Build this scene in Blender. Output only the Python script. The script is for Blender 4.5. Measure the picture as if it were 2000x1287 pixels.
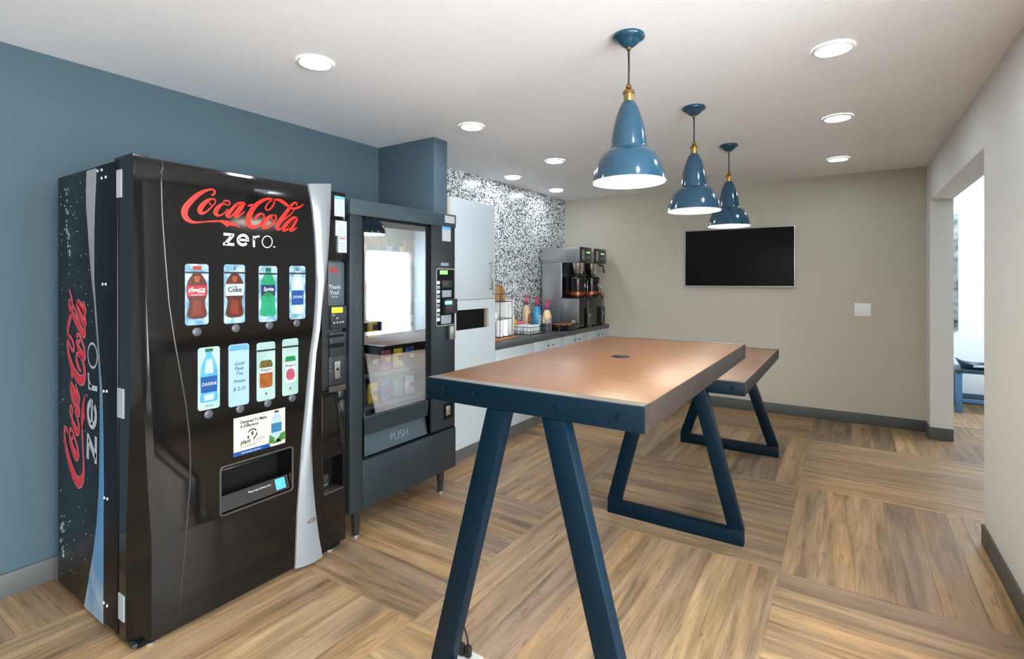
import bpy, bmesh, math, random
from mathutils import Vector, Matrix
random.seed(7)
for o in list(bpy.data.objects): bpy.data.objects.remove(o)
S = bpy.context.scene
C = bpy.context.collection
PI = math.pi

# ------------------------------------------------------------------ camera
FPX, HORIZON, EYE = 1007.2, 547.0, 1.395          # photo is 2000 x 1287
YAW = math.atan2(656, FPX)
cam_d = bpy.data.cameras.new('camera'); cam = bpy.data.objects.new('camera', cam_d); C.objects.link(cam)
cam_d.sensor_fit = 'HORIZONTAL'; cam_d.sensor_width = 36; cam_d.lens = FPX / 2000 * 36
cam_d.shift_y = -(643.5 - HORIZON) / 2000; cam_d.clip_start = 0.02
cam.location = (0, 0, EYE); cam.rotation_euler = (PI / 2, 0, YAW)
S.camera = cam

# ------------------------------------------------------------------ world, daylight, exposure
S.view_settings.view_transform = 'Standard'; S.view_settings.look = 'None'
S.view_settings.gamma = 1; S.view_settings.use_curve_mapping = False
S.view_settings.exposure = 1.72
SKY, LAMP, BULB, HALL = 5.3, 27.5, 10.0, 17.0
w = bpy.data.worlds.new('sky'); S.world = w; w.use_nodes = True
bgn = w.node_tree.nodes['Background']; bgn.inputs[0].default_value = (0.88, 0.95, 1.0, 1); bgn.inputs[1].default_value = SKY
def portal(name, loc, rot, sx, sy):                # guides sky light through a window opening
    l = bpy.data.lights.new(name, 'AREA'); l.shape = 'RECTANGLE'; l.size = sx; l.size_y = sy; l.cycles.is_portal = True
    o = bpy.data.objects.new(name, l); C.objects.link(o); o.location = loc; o.rotation_euler = rot
portal('added_window_daylight', (0.70, 0.2, 1.25), (0, PI / 2, 0), 2.3, 3.4)  # sky light of the window added beside the viewer
portal('hall_daylight', (2.99, 7.02, 1.13), (0, PI / 2, 0), 1.66, 1.16)

# room measures (metres; x to the right along the back wall, y into the room)
XL, XR, YB, YF, H = -3.11, 0.605, 6.04, -2.7, 2.44
COLX, COLY0, COLY1 = -2.53, 2.84, 2.99
OPY0, OPY1, OPZ = 3.655, 5.81, 2.10                # opening in the right wall
HX1, HYB, HH = 2.95, 7.68, 2.72                    # hall
WT = 0.16

# ------------------------------------------------------------------ helpers
fw = Vector((-math.sin(YAW), math.cos(YAW), 0)); rt = Vector((math.cos(YAW), math.sin(YAW), 0))
def ray(x, y): return fw + rt * ((x - 1000) / FPX) + Vector((0, 0, (HORIZON - y) / FPX))
def onX(x, y, X): d = ray(x, y); return Vector((0, 0, EYE)) + d * (X / d.x)
def onY(x, y, Y): d = ray(x, y); return Vector((0, 0, EYE)) + d * (Y / d.y)
def onZ(x, y, Z): d = ray(x, y); return Vector((0, 0, EYE)) + d * ((Z - EYE) / d.z)

def lin(c): c = c / 255; return c / 12.92 if c <= 0.04045 else ((c + 0.055) / 1.055) ** 2.4
def rgb(r, g, b): return (lin(r), lin(g), lin(b), 1)
MATS = {}
def mat(name, col=(128, 128, 128), rough=0.5, metal=0.0, spec=0.5, var=0.05, vscale=6.0, bump=0.0, bscale=200.0,
        coat=0.0, emit=None, estr=0.0, aniso=None):
    if name in MATS: return MATS[name]
    m = bpy.data.materials.new(name); m.use_nodes = True; MATS[name] = m
    nt = m.node_tree; b = nt.nodes['Principled BSDF']
    b.inputs['Roughness'].default_value = rough; b.inputs['Metallic'].default_value = metal
    b.inputs['Specular IOR Level'].default_value = spec; b.inputs['Coat Weight'].default_value = coat
    tc = nt.nodes.new('ShaderNodeTexCoord'); mp = nt.nodes.new('ShaderNodeMapping')
    nt.links.new(tc.outputs['Object'], mp.inputs[0])
    if aniso: mp.inputs['Scale'].default_value = aniso
    n = nt.nodes.new('ShaderNodeTexNoise'); n.inputs['Scale'].default_value = vscale; n.inputs['Detail'].default_value = 4
    nt.links.new(mp.outputs[0], n.inputs['Vector'])
    c = rgb(*col); r = nt.nodes.new('ShaderNodeValToRGB')
    r.color_ramp.elements[0].position = 0.3; r.color_ramp.elements[1].position = 0.7
    r.color_ramp.elements[0].color = tuple(max(0, x * (1 - var)) for x in c[:3]) + (1,)
    r.color_ramp.elements[1].color = tuple(min(1, x * (1 + var)) for x in c[:3]) + (1,)
    nt.links.new(n.outputs[0], r.inputs[0]); nt.links.new(r.outputs[0], b.inputs['Base Color'])
    if bump:
        n2 = nt.nodes.new('ShaderNodeTexNoise'); n2.inputs['Scale'].default_value = bscale; n2.inputs['Detail'].default_value = 3
        nt.links.new(tc.outputs['Object'], n2.inputs['Vector'])
        bp = nt.nodes.new('ShaderNodeBump'); bp.inputs['Strength'].default_value = bump; bp.inputs['Distance'].default_value = 0.004
        nt.links.new(n2.outputs[0], bp.inputs['Height']); nt.links.new(bp.outputs[0], b.inputs['Normal'])
    if emit:
        b.inputs['Emission Color'].default_value = rgb(*emit); b.inputs['Emission Strength'].default_value = estr
    return m

class MB:
    """collects shapes in world coordinates; build() links them as one mesh object"""
    def __init__(s): s.bm = bmesh.new()
    def box(s, x0, x1, y0, y1, z0, z1, bev=0.0, seg=2):
        t = bmesh.new()
        bmesh.ops.create_cube(t, size=1)
        for v in t.verts: v.co = Vector(((x0 + x1) / 2 + v.co.x * (x1 - x0), (y0 + y1) / 2 + v.co.y * (y1 - y0), (z0 + z1) / 2 + v.co.z * (z1 - z0)))
        if bev: bmesh.ops.bevel(t, geom=list(t.edges), offset=bev, segments=seg, profile=0.5, affect='EDGES')
        return s.merge(t)
    def merge(s, t):
        m = bpy.data.meshes.new('t'); t.to_mesh(m); t.free(); s.bm.from_mesh(m); bpy.data.meshes.remove(m); return s
    def prism(s, pts, d, bev=0.0):
        """closed polygon (list of 3D points) extruded by vector d"""
        t = bmesh.new(); d = Vector(d)
        a = [t.verts.new(p) for p in pts]; f = t.faces.new(a)
        r = bmesh.ops.extrude_face_region(t, geom=[f])
        for v in r['geom']:
            if isinstance(v, bmesh.types.BMVert): v.co += d
        bmesh.ops.recalc_face_normals(t, faces=list(t.faces))
        if bev: bmesh.ops.bevel(t, geom=list(t.edges), offset=bev, segments=2, profile=0.5, affect='EDGES')
        return s.merge(t)
    def poly(s, pts):
        s.bm.faces.new([s.bm.verts.new(p) for p in pts]); return s
    def lathe(s, prof, c, n=24, axis='z', cap=True):
        c = Vector(c); rings = []
        for (r, h) in prof:
            ring = []
            for i in range(n):
                a = 2 * PI * i / n; p = (r * math.cos(a), r * math.sin(a), h)
                if axis == 'x': p = (p[2], p[0], p[1])
                elif axis == 'y': p = (p[1], p[2], p[0])
                ring.append(s.bm.verts.new(c + Vector(p)))
            rings.append(ring)
        for a, b in zip(rings, rings[1:]):
            for i in range(n): s.bm.faces.new((a[i], a[(i + 1) % n], b[(i + 1) % n], b[i]))
        if cap:
            s.bm.faces.new(rings[0][::-1]); s.bm.faces.new(rings[-1])
        return s
    def tube(s, pts, r, n=8, closed=False):
        pts = [Vector(p) for p in pts]; rings = []; m = len(pts)
        for i, p in enumerate(pts):
            if closed: t = pts[(i + 1) % m] - pts[i - 1]
            else: t = pts[min(i + 1, m - 1)] - pts[max(i - 1, 0)]
            t.normalize(); up = Vector((0, 0, 1)) if abs(t.z) < 0.9 else Vector((1, 0, 0))
            u = t.cross(up).normalized(); v = t.cross(u)
            rr = r[i] if isinstance(r, (list, tuple)) else r
            rings.append([s.bm.verts.new(p + u * rr * math.cos(2 * PI * k / n) + v * rr * math.sin(2 * PI * k / n)) for k in range(n)])
        prs = list(zip(rings, rings[1:])) + ([(rings[-1], rings[0])] if closed else [])
        for a, b in prs:
            for k in range(n): s.bm.faces.new((a[k], a[(k + 1) % n], b[(k + 1) % n], b[k]))
        if not closed: s.bm.faces.new(rings[0][::-1]); s.bm.faces.new(rings[-1])
        return s
    def loft(s, secs, cap=True):
        rings = [[s.bm.verts.new(p) for p in q] for q in secs]; n = len(rings[0])
        for a, b in zip(rings, rings[1:]):
            for i in range(n): s.bm.faces.new((a[i], a[(i + 1) % n], b[(i + 1) % n], b[i]))
        if cap: s.bm.faces.new(rings[0][::-1]); s.bm.faces.new(rings[-1])
        return s
    def stroke(s, pts, to3, grow=0.0, sub=5):
        """flat brush stroke: pts = (u, v, width); to3(u, v) -> point"""
        P = []
        n = len(pts)
        for i in range(n - 1):
            p0, p1, p2, p3 = pts[max(i - 1, 0)], pts[i], pts[i + 1], pts[min(i + 2, n - 1)]
            for k in range(sub):
                t = k / sub
                P.append([0.5 * (2 * p1[j] + (p2[j] - p0[j]) * t + (2 * p0[j] - 5 * p1[j] + 4 * p2[j] - p3[j]) * t * t + (3 * p1[j] - p0[j] - 3 * p2[j] + p3[j]) * t ** 3) for j in range(3)])
        P.append(list(pts[-1])); L = []
        for i, p in enumerate(P):
            q, r = P[max(i - 1, 0)], P[min(i + 1, len(P) - 1)]
            dx, dy = r[0] - q[0], r[1] - q[1]; l = math.hypot(dx, dy) or 1; nx, ny = -dy / l, dx / l
            h = max(p[2], 0.0001) / 2 + grow
            L.append((s.bm.verts.new(to3(p[0] + nx * h, p[1] + ny * h)), s.bm.verts.new(to3(p[0] - nx * h, p[1] - ny * h))))
        for a, b in zip(L, L[1:]): s.bm.faces.new((a[0], b[0], b[1], a[1]))
        return s
    def build(s, name, m, parent=None, smooth=None, label=None, flip=False):
        off = Vector((0, 0, 0)); q = parent
        while q is not None: off += q.location; q = q.parent
        bmesh.ops.recalc_face_normals(s.bm, faces=list(s.bm.faces))
        me = bpy.data.meshes.new(name)
        for v in s.bm.verts: v.co -= off
        s.bm.to_mesh(me); s.bm.free()
        me.materials.append(m)
        if smooth is not None:
            me.shade_smooth() if smooth == 180 else me.set_sharp_from_angle(angle=math.radians(smooth))
            if smooth != 180:
                for p in me.polygons: p.use_smooth = True
        o = bpy.data.objects.new(name, me); C.objects.link(o); o.parent = parent
        if label: o['label'] = label
        return o
def tag(o, label, cat, group=None, kind=None):
    o['label'] = label; o['category'] = cat
    if group: o['group'] = group
    if kind: o['kind'] = kind
    return o
def thing(name, loc, label, cat, group=None):
    o = bpy.data.objects.new(name, None); C.objects.link(o); o.location = loc; o.empty_display_size = 0.05
    return tag(o, label, cat, group)
def struct(name, mb, m, label, parent=None, smooth=None):
    o = mb.build(name, m, parent, smooth)
    o['kind'] = 'structure'; o['label'] = label
    return o
def copy_tree(o, loc, label=None, parent=None):
    c = o.copy(); C.objects.link(c)
    if parent is None: c.location = loc
    else: c.parent = parent
    if label: c['label'] = label
    for ch in o.children: copy_tree(ch, None, None, c)
    return c
def box(name, m, parent, x0, x1, y0, y1, z0, z1, bev=0.0, label=None, smooth=None):
    return MB().box(x0, x1, y0, y1, z0, z1, bev).build(name, m, parent, smooth, label)
def rrect(u0, u1, v0, v1, r, n=5):
    P = []
    for cu, cv, a0 in ((u1 - r, v1 - r, 0), (u0 + r, v1 - r, 90), (u0 + r, v0 + r, 180), (u1 - r, v0 + r, 270)):
        for k in range(n): a = math.radians(a0 + 90 * k / (n - 1)); P.append((cu + r * math.cos(a), cv + r * math.sin(a)))
    return P
def text_on(name, body, m, parent, to3, u, v, size, align='LEFT', shear=0.0, sx=1.0, bold=0.0):
    """flat lettering: font outline turned into a mesh and laid on a plane by to3(u, v)"""
    cu = bpy.data.curves.new('t', 'FONT'); cu.body = body; cu.size = size; cu.align_x = align; cu.shear = shear; cu.resolution_u = 3
    cu.offset = bold
    t = bpy.data.objects.new('t', cu); C.objects.link(t)
    dg = bpy.context.evaluated_depsgraph_get(); me = bpy.data.meshes.new_from_object(t.evaluated_get(dg))
    bpy.data.objects.remove(t); bpy.data.curves.remove(cu)
    mb = MB(); mb.bm.from_mesh(me); bpy.data.meshes.remove(me)
    for q in mb.bm.verts: q.co = to3(u + q.co.x * sx, v + q.co.y)
    return mb.build(name, m, parent)

# ------------------------------------------------------------------ surface materials
def wall_paint(name, col, bump=0.25):
    return mat(name, col, 0.75, spec=0.25, var=0.015, vscale=1.2, bump=bump, bscale=90)
BLUE = wall_paint('blue_wall_paint', (66, 84, 93), 0.5)
BEIGE = wall_paint('beige_wall_paint', (186, 180, 166))
PALE = wall_paint('pale_wall_paint', (216, 215, 211))
WHITEW = wall_paint('white_hall_paint', (226, 232, 234))
CEIL = wall_paint('ceiling_paint', (240, 241, 243), 0.3)
BASEM = mat('grey_vinyl_base', (80, 81, 79), 0.55, var=0.04)

def mosaic_material():
    m = bpy.data.materials.new('mosaic_tile'); m.use_nodes = True; nt = m.node_tree; b = nt.nodes['Principled BSDF']
    geo = nt.nodes.new('ShaderNodeNewGeometry'); sep = nt.nodes.new('ShaderNodeSeparateXYZ'); nt.links.new(geo.outputs['Position'], sep.inputs[0])
    def math_(op, a, bval=None):
        n = nt.nodes.new('ShaderNodeMath'); n.operation = op
        nt.links.new(a, n.inputs[0]) if hasattr(a, 'links') else setattr(n.inputs[0], 'default_value', a)
        if bval is not None:
            nt.links.new(bval, n.inputs[1]) if hasattr(bval, 'links') else setattr(n.inputs[1], 'default_value', bval)
        return n.outputs[0]
    T = 0.0135
    row = math_('DIVIDE', sep.outputs[2], T); rowi = math_('FLOOR', row)
    par = math_('MULTIPLY', math_('MODULO', rowi, 2.0), 0.5)
    colu = math_('ADD', math_('DIVIDE', sep.outputs[1], T * 1.25), par); coli = math_('FLOOR', colu)
    cmb = nt.nodes.new('ShaderNodeCombineXYZ'); nt.links.new(coli, cmb.inputs[0]); nt.links.new(rowi, cmb.inputs[1])
    wn = nt.nodes.new('ShaderNodeTexWhiteNoise'); wn.noise_dimensions = '2D'; nt.links.new(cmb.outputs[0], wn.inputs['Vector'])
    r = nt.nodes.new('ShaderNodeValToRGB'); r.color_ramp.interpolation = 'CONSTANT'; e = r.color_ramp.elements
    e[0].color = rgb(228, 232, 232); e[1].position = 0.34; e[1].color = rgb(203, 208, 206)
    for p, c in ((0.54, (150, 158, 160)), (0.67, (92, 104, 114)), (0.80, (50, 60, 72)), (0.93, (30, 34, 44))):
        x = e.new(p); x.color = rgb(*c)
    nt.links.new(wn.outputs['Value'], r.inputs[0])
    fr = math_('MINIMUM', math_('ABSOLUTE', math_('SUBTRACT', math_('FRACT', colu), 0.5)), 9.0)
    fz = math_('ABSOLUTE', math_('SUBTRACT', math_('FRACT', row), 0.5))
    g = math_('GREATER_THAN', math_('MAXIMUM', fr, fz), 0.46)
    mx = nt.nodes.new('ShaderNodeMix'); mx.data_type = 'RGBA'; nt.links.new(g, mx.inputs['Factor'])
    nt.links.new(r.outputs[0], mx.inputs['A']); mx.inputs['B'].default_value = rgb(170, 172, 170)
    nt.links.new(mx.outputs['Result'], b.inputs['Base Color']); b.inputs['Roughness'].default_value = 0.25
    bp = nt.nodes.new('ShaderNodeBump'); bp.inputs['Strength'].default_value = 0.4; bp.inputs['Distance'].default_value = 0.002; bp.invert = True
    nt.links.new(g, bp.inputs['Height']); nt.links.new(bp.outputs[0], b.inputs['Normal'])
    return m
MOSAIC = mosaic_material()

def plank_material():
    m = bpy.data.materials.new('vinyl_plank'); m.use_nodes = True; nt = m.node_tree; b = nt.nodes['Principled BSDF']
    N = nt.nodes.new; Lk = nt.links.new
    tc = N('ShaderNodeTexCoord'); oi = N('ShaderNodeObjectInfo')
    cm = N('ShaderNodeMath'); cm.operation = 'MULTIPLY'; cm.inputs[1].default_value = 57.0; Lk(oi.outputs['Random'], cm.inputs[0])
    add = N('ShaderNodeVectorMath'); add.operation = 'ADD'; Lk(tc.outputs['Object'], add.inputs[0]); Lk(cm.outputs[0], add.inputs[1])
    def noise(scale, sc, det, dist=0.0, rough=0.55):
        mp = N('ShaderNodeMapping'); mp.inputs['Scale'].default_value = scale; Lk(add.outputs[0], mp.inputs[0])
        n = N('ShaderNodeTexNoise'); n.inputs['Scale'].default_value = sc; n.inputs['Detail'].default_value = det
        n.inputs['Distortion'].default_value = dist; n.inputs['Roughness'].default_value = rough; Lk(mp.outputs[0], n.inputs['Vector'])
        return n.outputs[0]
    grain = noise((0.9, 11, 1), 1.7, 7, 0.5, 0.6); fine = noise((2.5, 95, 1), 1.5, 4, 0.1); blot = noise((1.1, 4.5, 1), 1.4, 4, 0.9); dark = noise((1.7, 13, 1), 2.4, 6, 1.4, 0.65)
    base = N('ShaderNodeValToRGB'); e = base.color_ramp.elements
    base.color_ramp.interpolation = 'CONSTANT'; e[0].color = rgb(152, 126, 102); e[1].color = rgb(176, 146, 112)
    for p, c in ((0.14, (166, 138, 110)), (0.28, (172, 140, 106)), (0.42, (146, 122, 103)), (0.55, (168, 142, 116)), (0.68, (156, 127, 99)), (0.80, (178, 150, 116)), (0.90, (140, 116, 97))):
        x = e.new(p); x.color = rgb(*c)
    Lk(oi.outputs['Random'], base.inputs[0])
    def ramp(f, p0, c0, p1, c1):
        r = N('ShaderNodeValToRGB'); q = r.color_ramp.elements; q[0].position = p0; q[0].color = (c0, c0, c0, 1); q[1].position = p1; q[1].color = (c1, c1, c1, 1)
        Lk(f, r.inputs[0]); return r.outputs[0]
    def mul(a, c, f):
        x = N('ShaderNodeMix'); x.data_type = 'RGBA'; x.blend_type = 'MULTIPLY'; x.inputs['Factor'].default_value = f
        Lk(a, x.inputs['A']); Lk(c, x.inputs['B']); return x.outputs['Result']
    c = mul(base.outputs[0], ramp(grain, 0.34, 0.42, 0.64, 1.22), 0.9)
    c = mul(c, ramp(fine, 0.32, 0.70, 0.62, 1.06), 0.6)
    c = mul(c, ramp(dark, 0.33, 0.36, 0.42, 1.0), 0.7)
    mx = N('ShaderNodeMix'); mx.data_type = 'RGBA'; Lk(ramp(blot, 0.48, 0.0, 0.72, 0.45), mx.inputs['Factor'])
    Lk(c, mx.inputs['A']); mx.inputs['B'].default_value = rgb(164, 144, 126)
    dk = N('ShaderNodeMix'); dk.data_type = 'RGBA'; dk.blend_type = 'MULTIPLY'; dk.inputs['Factor'].default_value = 1.0; Lk(mx.outputs['Result'], dk.inputs['A']); dk.inputs['B'].default_value = (0.85, 0.81, 0.71, 1)
    Lk(dk.outputs['Result'], b.inputs['Base Color'])
    b.inputs['Roughness'].default_value = 0.42; b.inputs['Specular IOR Level'].default_value = 0.4
    bp = N('ShaderNodeBump'); bp.inputs['Strength'].default_value = 0.12; bp.inputs['Distance'].default_value = 0.002
    Lk(grain, bp.inputs['Height']); Lk(bp.outputs[0], b.inputs['Normal'])
    return m
PLANK = plank_material()

# ------------------------------------------------------------------ the setting
fl = struct('floor', MB().box(XL - WT, HX1 + WT, YF - WT, HYB + WT, -0.12, -0.006), mat('plank_joint', (70, 56, 44), 0.8), 'wood-look plank floor laid in squares of alternating direction')
B0X, B0Y, BL, PW = -0.275, 2.77, 1.22, 0.1525
def floor_planks():
    cache = {}
    for i in range(-3, 4):
        for j in range(-5, 5):
            bx, by = B0X + i * BL, B0Y + j * BL
            alongY = (i + j) % 2 == 0
            for k in range(8):
                if alongY: r = (bx + k * PW, bx + (k + 1) * PW, by, by + BL)
                else: r = (bx, bx + BL, by + k * PW, by + (k + 1) * PW)
                # right wall stands over the planks; the outline of the place clips them
                x0, x1, y0, y1 = r
                x0 = max(x0, XL); x1 = min(x1, HX1); y0 = max(y0, YF); y1 = min(y1, HYB)
                if x0 < XR and y0 < YB: y1 = min(y1, YB) if x1 < XR + WT else y1
                if x0 >= XR and y1 <= 3.0: continue
                if x1 > XR and y0 < OPY0 and y1 < OPY0 + 0.05: x1 = min(x1, XR)
                if x1 - x0 < 0.012 or y1 - y0 < 0.012: continue
                if y0 >= YB - 0.01 and x1 < XR + WT: continue
                if y0 < 0.35 and x0 < -3.2: continue
                lx, ly = ((y1 - y0), (x1 - x0)) if alongY else ((x1 - x0), (y1 - y0))
                key = (round(lx, 4), round(ly, 4))
                if key not in cache:
                    g = 0.0003; t = bmesh.new(); bmesh.ops.create_cube(t, size=1)
                    for v in t.verts: v.co = Vector((v.co.x * (lx - 2 * g), v.co.y * (ly - 2 * g), v.co.z * 0.006 - 0.003))
                    top = [ed for ed in t.edges if all(v.co.z > -0.001 for v in ed.verts)]
                    bmesh.ops.bevel(t, geom=top, offset=0.0005, segments=1, affect='EDGES')
                    me = bpy.data.meshes.new('plank'); t.to_mesh(me); t.free(); me.materials.append(PLANK); cache[key] = me
                o = bpy.data.objects.new('plank', cache[key]); C.objects.link(o); o.parent = fl
                o.location = ((x0 + x1) / 2, (y0 + y1) / 2, 0)
                if alongY: o.rotation_euler = (0, 0, PI / 2)
floor_planks()

struct('ceiling', MB().box(XL - WT, XR + WT, YF - WT, YB + WT, H, H + 0.12), CEIL, 'smooth white ceiling with downlights')
struct('wall_left', MB().box(XL - WT, XL, YF - WT, COLY0, 0, H), BLUE, 'slate blue painted wall behind the vending machines')
struct('wall_column', MB().box(XL - WT, COLX, COLY0, COLY1, 0, H, 0.004), BLUE, 'slate blue wall return jutting out beside the white cabinet', smooth=30)
struct('wall_left_tile', MB().box(XL - WT, XL, COLY1, YB + WT, 0, H), MOSAIC, 'black and white mosaic tiled wall behind the coffee counter')
struct('wall_back', MB().box(XL, XR, YB, YB + WT, 0, H), BEIGE, 'beige back wall with the television')
# right wall: near length, header over the opening, pillar at the far end
SW0, SW1, SWZ0, SWZ1 = -1.5, 1.9, 0.1, 2.4                # unseen window added beside the viewer to light the room
mb = MB(); mb.box(XR, XR + WT, YF - WT, SW0, 0, H); mb.box(XR, XR + WT, SW1, OPY0, 0, H); mb.box(XR, XR + WT, SW0, SW1, 0, SWZ0); mb.box(XR, XR + WT, SW0, SW1, SWZ1, H)
mb.box(XR, XR + WT, OPY0, OPY1, OPZ, H); mb.box(XR, XR + WT, OPY1, YB + WT, 0, H)
struct('wall_right', mb, PALE, 'pale wall with a wide cased opening to the hallway')
struct('wall_front', MB().box(XL, XR, YF - WT, YF, 0, H), PALE, 'pale wall behind the viewer')
mb = MB()
for y in (SW0, SW0 + 1.13, SW1 - 1.13, SW1): mb.box(XR + 0.05, XR + 0.11, y - 0.025, y + 0.025, SWZ0, SWZ1)
for z in (SWZ0, SWZ1): mb.box(XR + 0.05, XR + 0.11, SW0, SW1, z - 0.025, z + 0.025)
struct('added_window_1', mb, mat('white_frame', (230, 230, 228), 0.4), 'white framed window, unseen, added beside the viewer for daylight')
# hallway
struct('wall_hall_back', MB().box(XR, HX1 + WT, HYB, HYB + WT, 0, HH), WHITEW, 'white end wall of the hallway seen through the opening')
struct('wall_hall_left', MB().box(XR, XR + WT, YB + WT, HYB, 0, HH), WHITEW, 'white side wall of the hallway')
mb = MB(); mb.box(HX1, HX1 + WT, 2.9, 6.44, 0, HH); mb.box(HX1, HX1 + WT, 7.6, HYB, 0, HH); mb.box(HX1, HX1 + WT, 6.44, 7.6, 1.96, HH); mb.box(HX1, HX1 + WT, 6.44, 7.6, 0, 0.3)
struct('wall_hall_right', mb, BEIGE, 'white hallway wall with a tall glazed opening')
mb = MB()
for y in (6.44, 7.6): mb.box(HX1 + 0.04, HX1 + 0.1, y - 0.03, y + 0.03, 0.3, 1.96)
for z in (0.3, 1.96): mb.box(HX1 + 0.04, HX1 + 0.1, 6.44, 7.6, z - 0.03, z + 0.03)
struct('window_2', mb, mat('white_frame'), 'white framed glazing of the hallway')
def sheer():
    m = bpy.data.materials.new('sheer_fabric'); m.use_nodes = True; nt = m.node_tree; nt.nodes.clear()
    o_ = nt.nodes.new('ShaderNodeOutputMaterial'); t_ = nt.nodes.new('ShaderNodeBsdfTranslucent'); d_ = nt.nodes.new('ShaderNodeBsdfDiffuse'); x_ = nt.nodes.new('ShaderNodeMixShader')
    n_ = nt.nodes.new('ShaderNodeTexNoise'); n_.inputs['Scale'].default_value = 40; r_ = nt.nodes.new('ShaderNodeValToRGB'); r_.color_ramp.elements[0].color = (0.55, 0.6, 0.64, 1); r_.color_ramp.elements[1].color = (0.62, 0.67, 0.71, 1)
    nt.links.new(n_.outputs[0], r_.inputs[0]); nt.links.new(r_.outputs[0], t_.inputs[0]); nt.links.new(r_.outputs[0], d_.inputs[0]); x_.inputs[0].default_value = 0.45
    nt.links.new(t_.outputs[0], x_.inputs[1]); nt.links.new(d_.outputs[0], x_.inputs[2]); nt.links.new(x_.outputs[0], o_.inputs[0]); return m
mb = MB(); q = []  # curtain added to soften and dim the daylight of the hall window
for k in range(61):
    y = 6.45 + 1.14 * k / 60; q.append((mb.bm.verts.new((HX1 + 0.02 + 0.008 * math.sin(k * 0.9), y, 0.30)), mb.bm.verts.new((HX1 + 0.02 + 0.008 * math.sin(k * 0.9), y, 1.97))))
for a, b in zip(q, q[1:]): mb.bm.faces.new((a[0], b[0], b[1], a[1]))
tag(mb.build('dimming_curtain', sheer(), None, 180), 'sheer white curtain added to dim the hallway window', 'curtain')
struct('wall_hall_front', MB().box(XR + WT, HX1 + WT, 2.84, 3.0, 0, HH), WHITEW, 'white near wall of the hallway')
struct('ceiling_hall', MB().box(XR + WT, HX1 + WT, 2.84, HYB + WT, HH, HH + 0.1), CEIL, 'white hallway ceiling')
# vinyl base
BT, BH = 0.012, 0.105
def base(name, x0, x1, y0, y1, lab):
    struct(name, MB().box(x0, x1, y0, y1, 0, BH, 0.003), BASEM, lab, smooth=30)
base('baseboard_left', XL, XL + BT, YF, COLY0, 'grey vinyl base along the blue wall')
base('baseboard_back', -2.47, XR, YB - BT, YB, 'grey vinyl base along the beige back wall')
base('baseboard_right', XR - BT, XR, YF, OPY0, 'grey vinyl base along the pale right wall')
base('baseboard_pillar', XR - BT, XR + WT, OPY1 - BT, OPY1, 'grey vinyl base across the end of the opening')
base('baseboard_pillar_side', XR - BT, XR, OPY1, YB - BT, 'grey vinyl base beside the opening')
base('baseboard_hall', XR + WT, HX1, HYB - BT, HYB, 'dark vinyl base at the hallway end wall')

# ------------------------------------------------------------------ tables
NAVY = mat('navy_powder_coat', (0, 21, 33), 0.45, spec=0.15, var=0.05, bump=0.05, bscale=400)
def wood_material(name, c0, c1, along='x', rough=0.32):
    m = bpy.data.materials.new(name); m.use_nodes = True; nt = m.node_tree; b = nt.nodes['Principled BSDF']; N = nt.nodes.new; Lk = nt.links.new
    tc = N('ShaderNodeTexCoord'); mp = N('ShaderNodeMapping'); Lk(tc.outputs['Object'], mp.inputs[0])
    mp.inputs['Scale'].default_value = {'x': (1.2, 14, 14), 'y': (14, 1.2, 14), 'n': (3, 3, 3)}[along]
    n = N('ShaderNodeTexNoise'); n.inputs['Scale'].default_value = 2.2; n.inputs['Detail'].default_value = 7; n.inputs['Distortion'].default_value = 0.8; Lk(mp.outputs[0], n.inputs['Vector'])
    r = N('ShaderNodeValToRGB'); e = r.color_ramp.elements; e[0].position = 0.3; e[0].color = rgb(*c0); e[1].position = 0.72; e[1].color = rgb(*c1)
    Lk(n.outputs[0], r.inputs[0]); Lk(r.outputs[0], b.inputs['Base Color']); b.inputs['Roughness'].default_value = rough; b.inputs['Specular IOR Level'].default_value = 0.25 if rough > 0.5 else 0.5
    bp = N('ShaderNodeBump'); bp.inputs['Strength'].default_value = 0.04; Lk(n.outputs[0], bp.inputs['Height']); Lk(bp.outputs[0], b.inputs['Normal'])
    return m
WOOD = wood_material('warm_wood_laminate', (98, 62, 32), (118, 78, 44), 'x', 0.38)
EDGEW = wood_material('brown_edge_band', (30, 22, 17), (38, 28, 22), 'y', 0.6)
GREYW = wood_material('greyed_wood_laminate', (108, 82, 68), (124, 98, 82), 'y', 0.45)

def leg_frame(parent, y0, y1, ztop, x0=-1.212, x1=-0.457, half=0.14):
    """flat A-shaped frame of square tube: foot bar and two slanted legs that meet the beam"""
    cx = (x0 + x1) / 2; T = 0.077; k = 0.086
    d = (0, y1 - y0, 0)
    zt = ztop
    MB().prism([(x0 + 0.0, y0, 0), (x1, y0, 0), (x1, y0, k), (x1 - T, y0, k - 0.009), (x0 + T, y0, k - 0.009), (x0, y0, k)], d, 0.003).build('foot_bar', NAVY, parent, 30)
    for s in (-1, 1):
        xo = cx + s * (x1 - cx); to = cx + s * half; ti = cx + s * (half - T)
        MB().prism([(xo, y0, k), (xo - s * T, y0, k - 0.009), (ti, y0, zt), (to, y0, zt)], d, 0.003).build('leg', NAVY, parent, 30)

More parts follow.
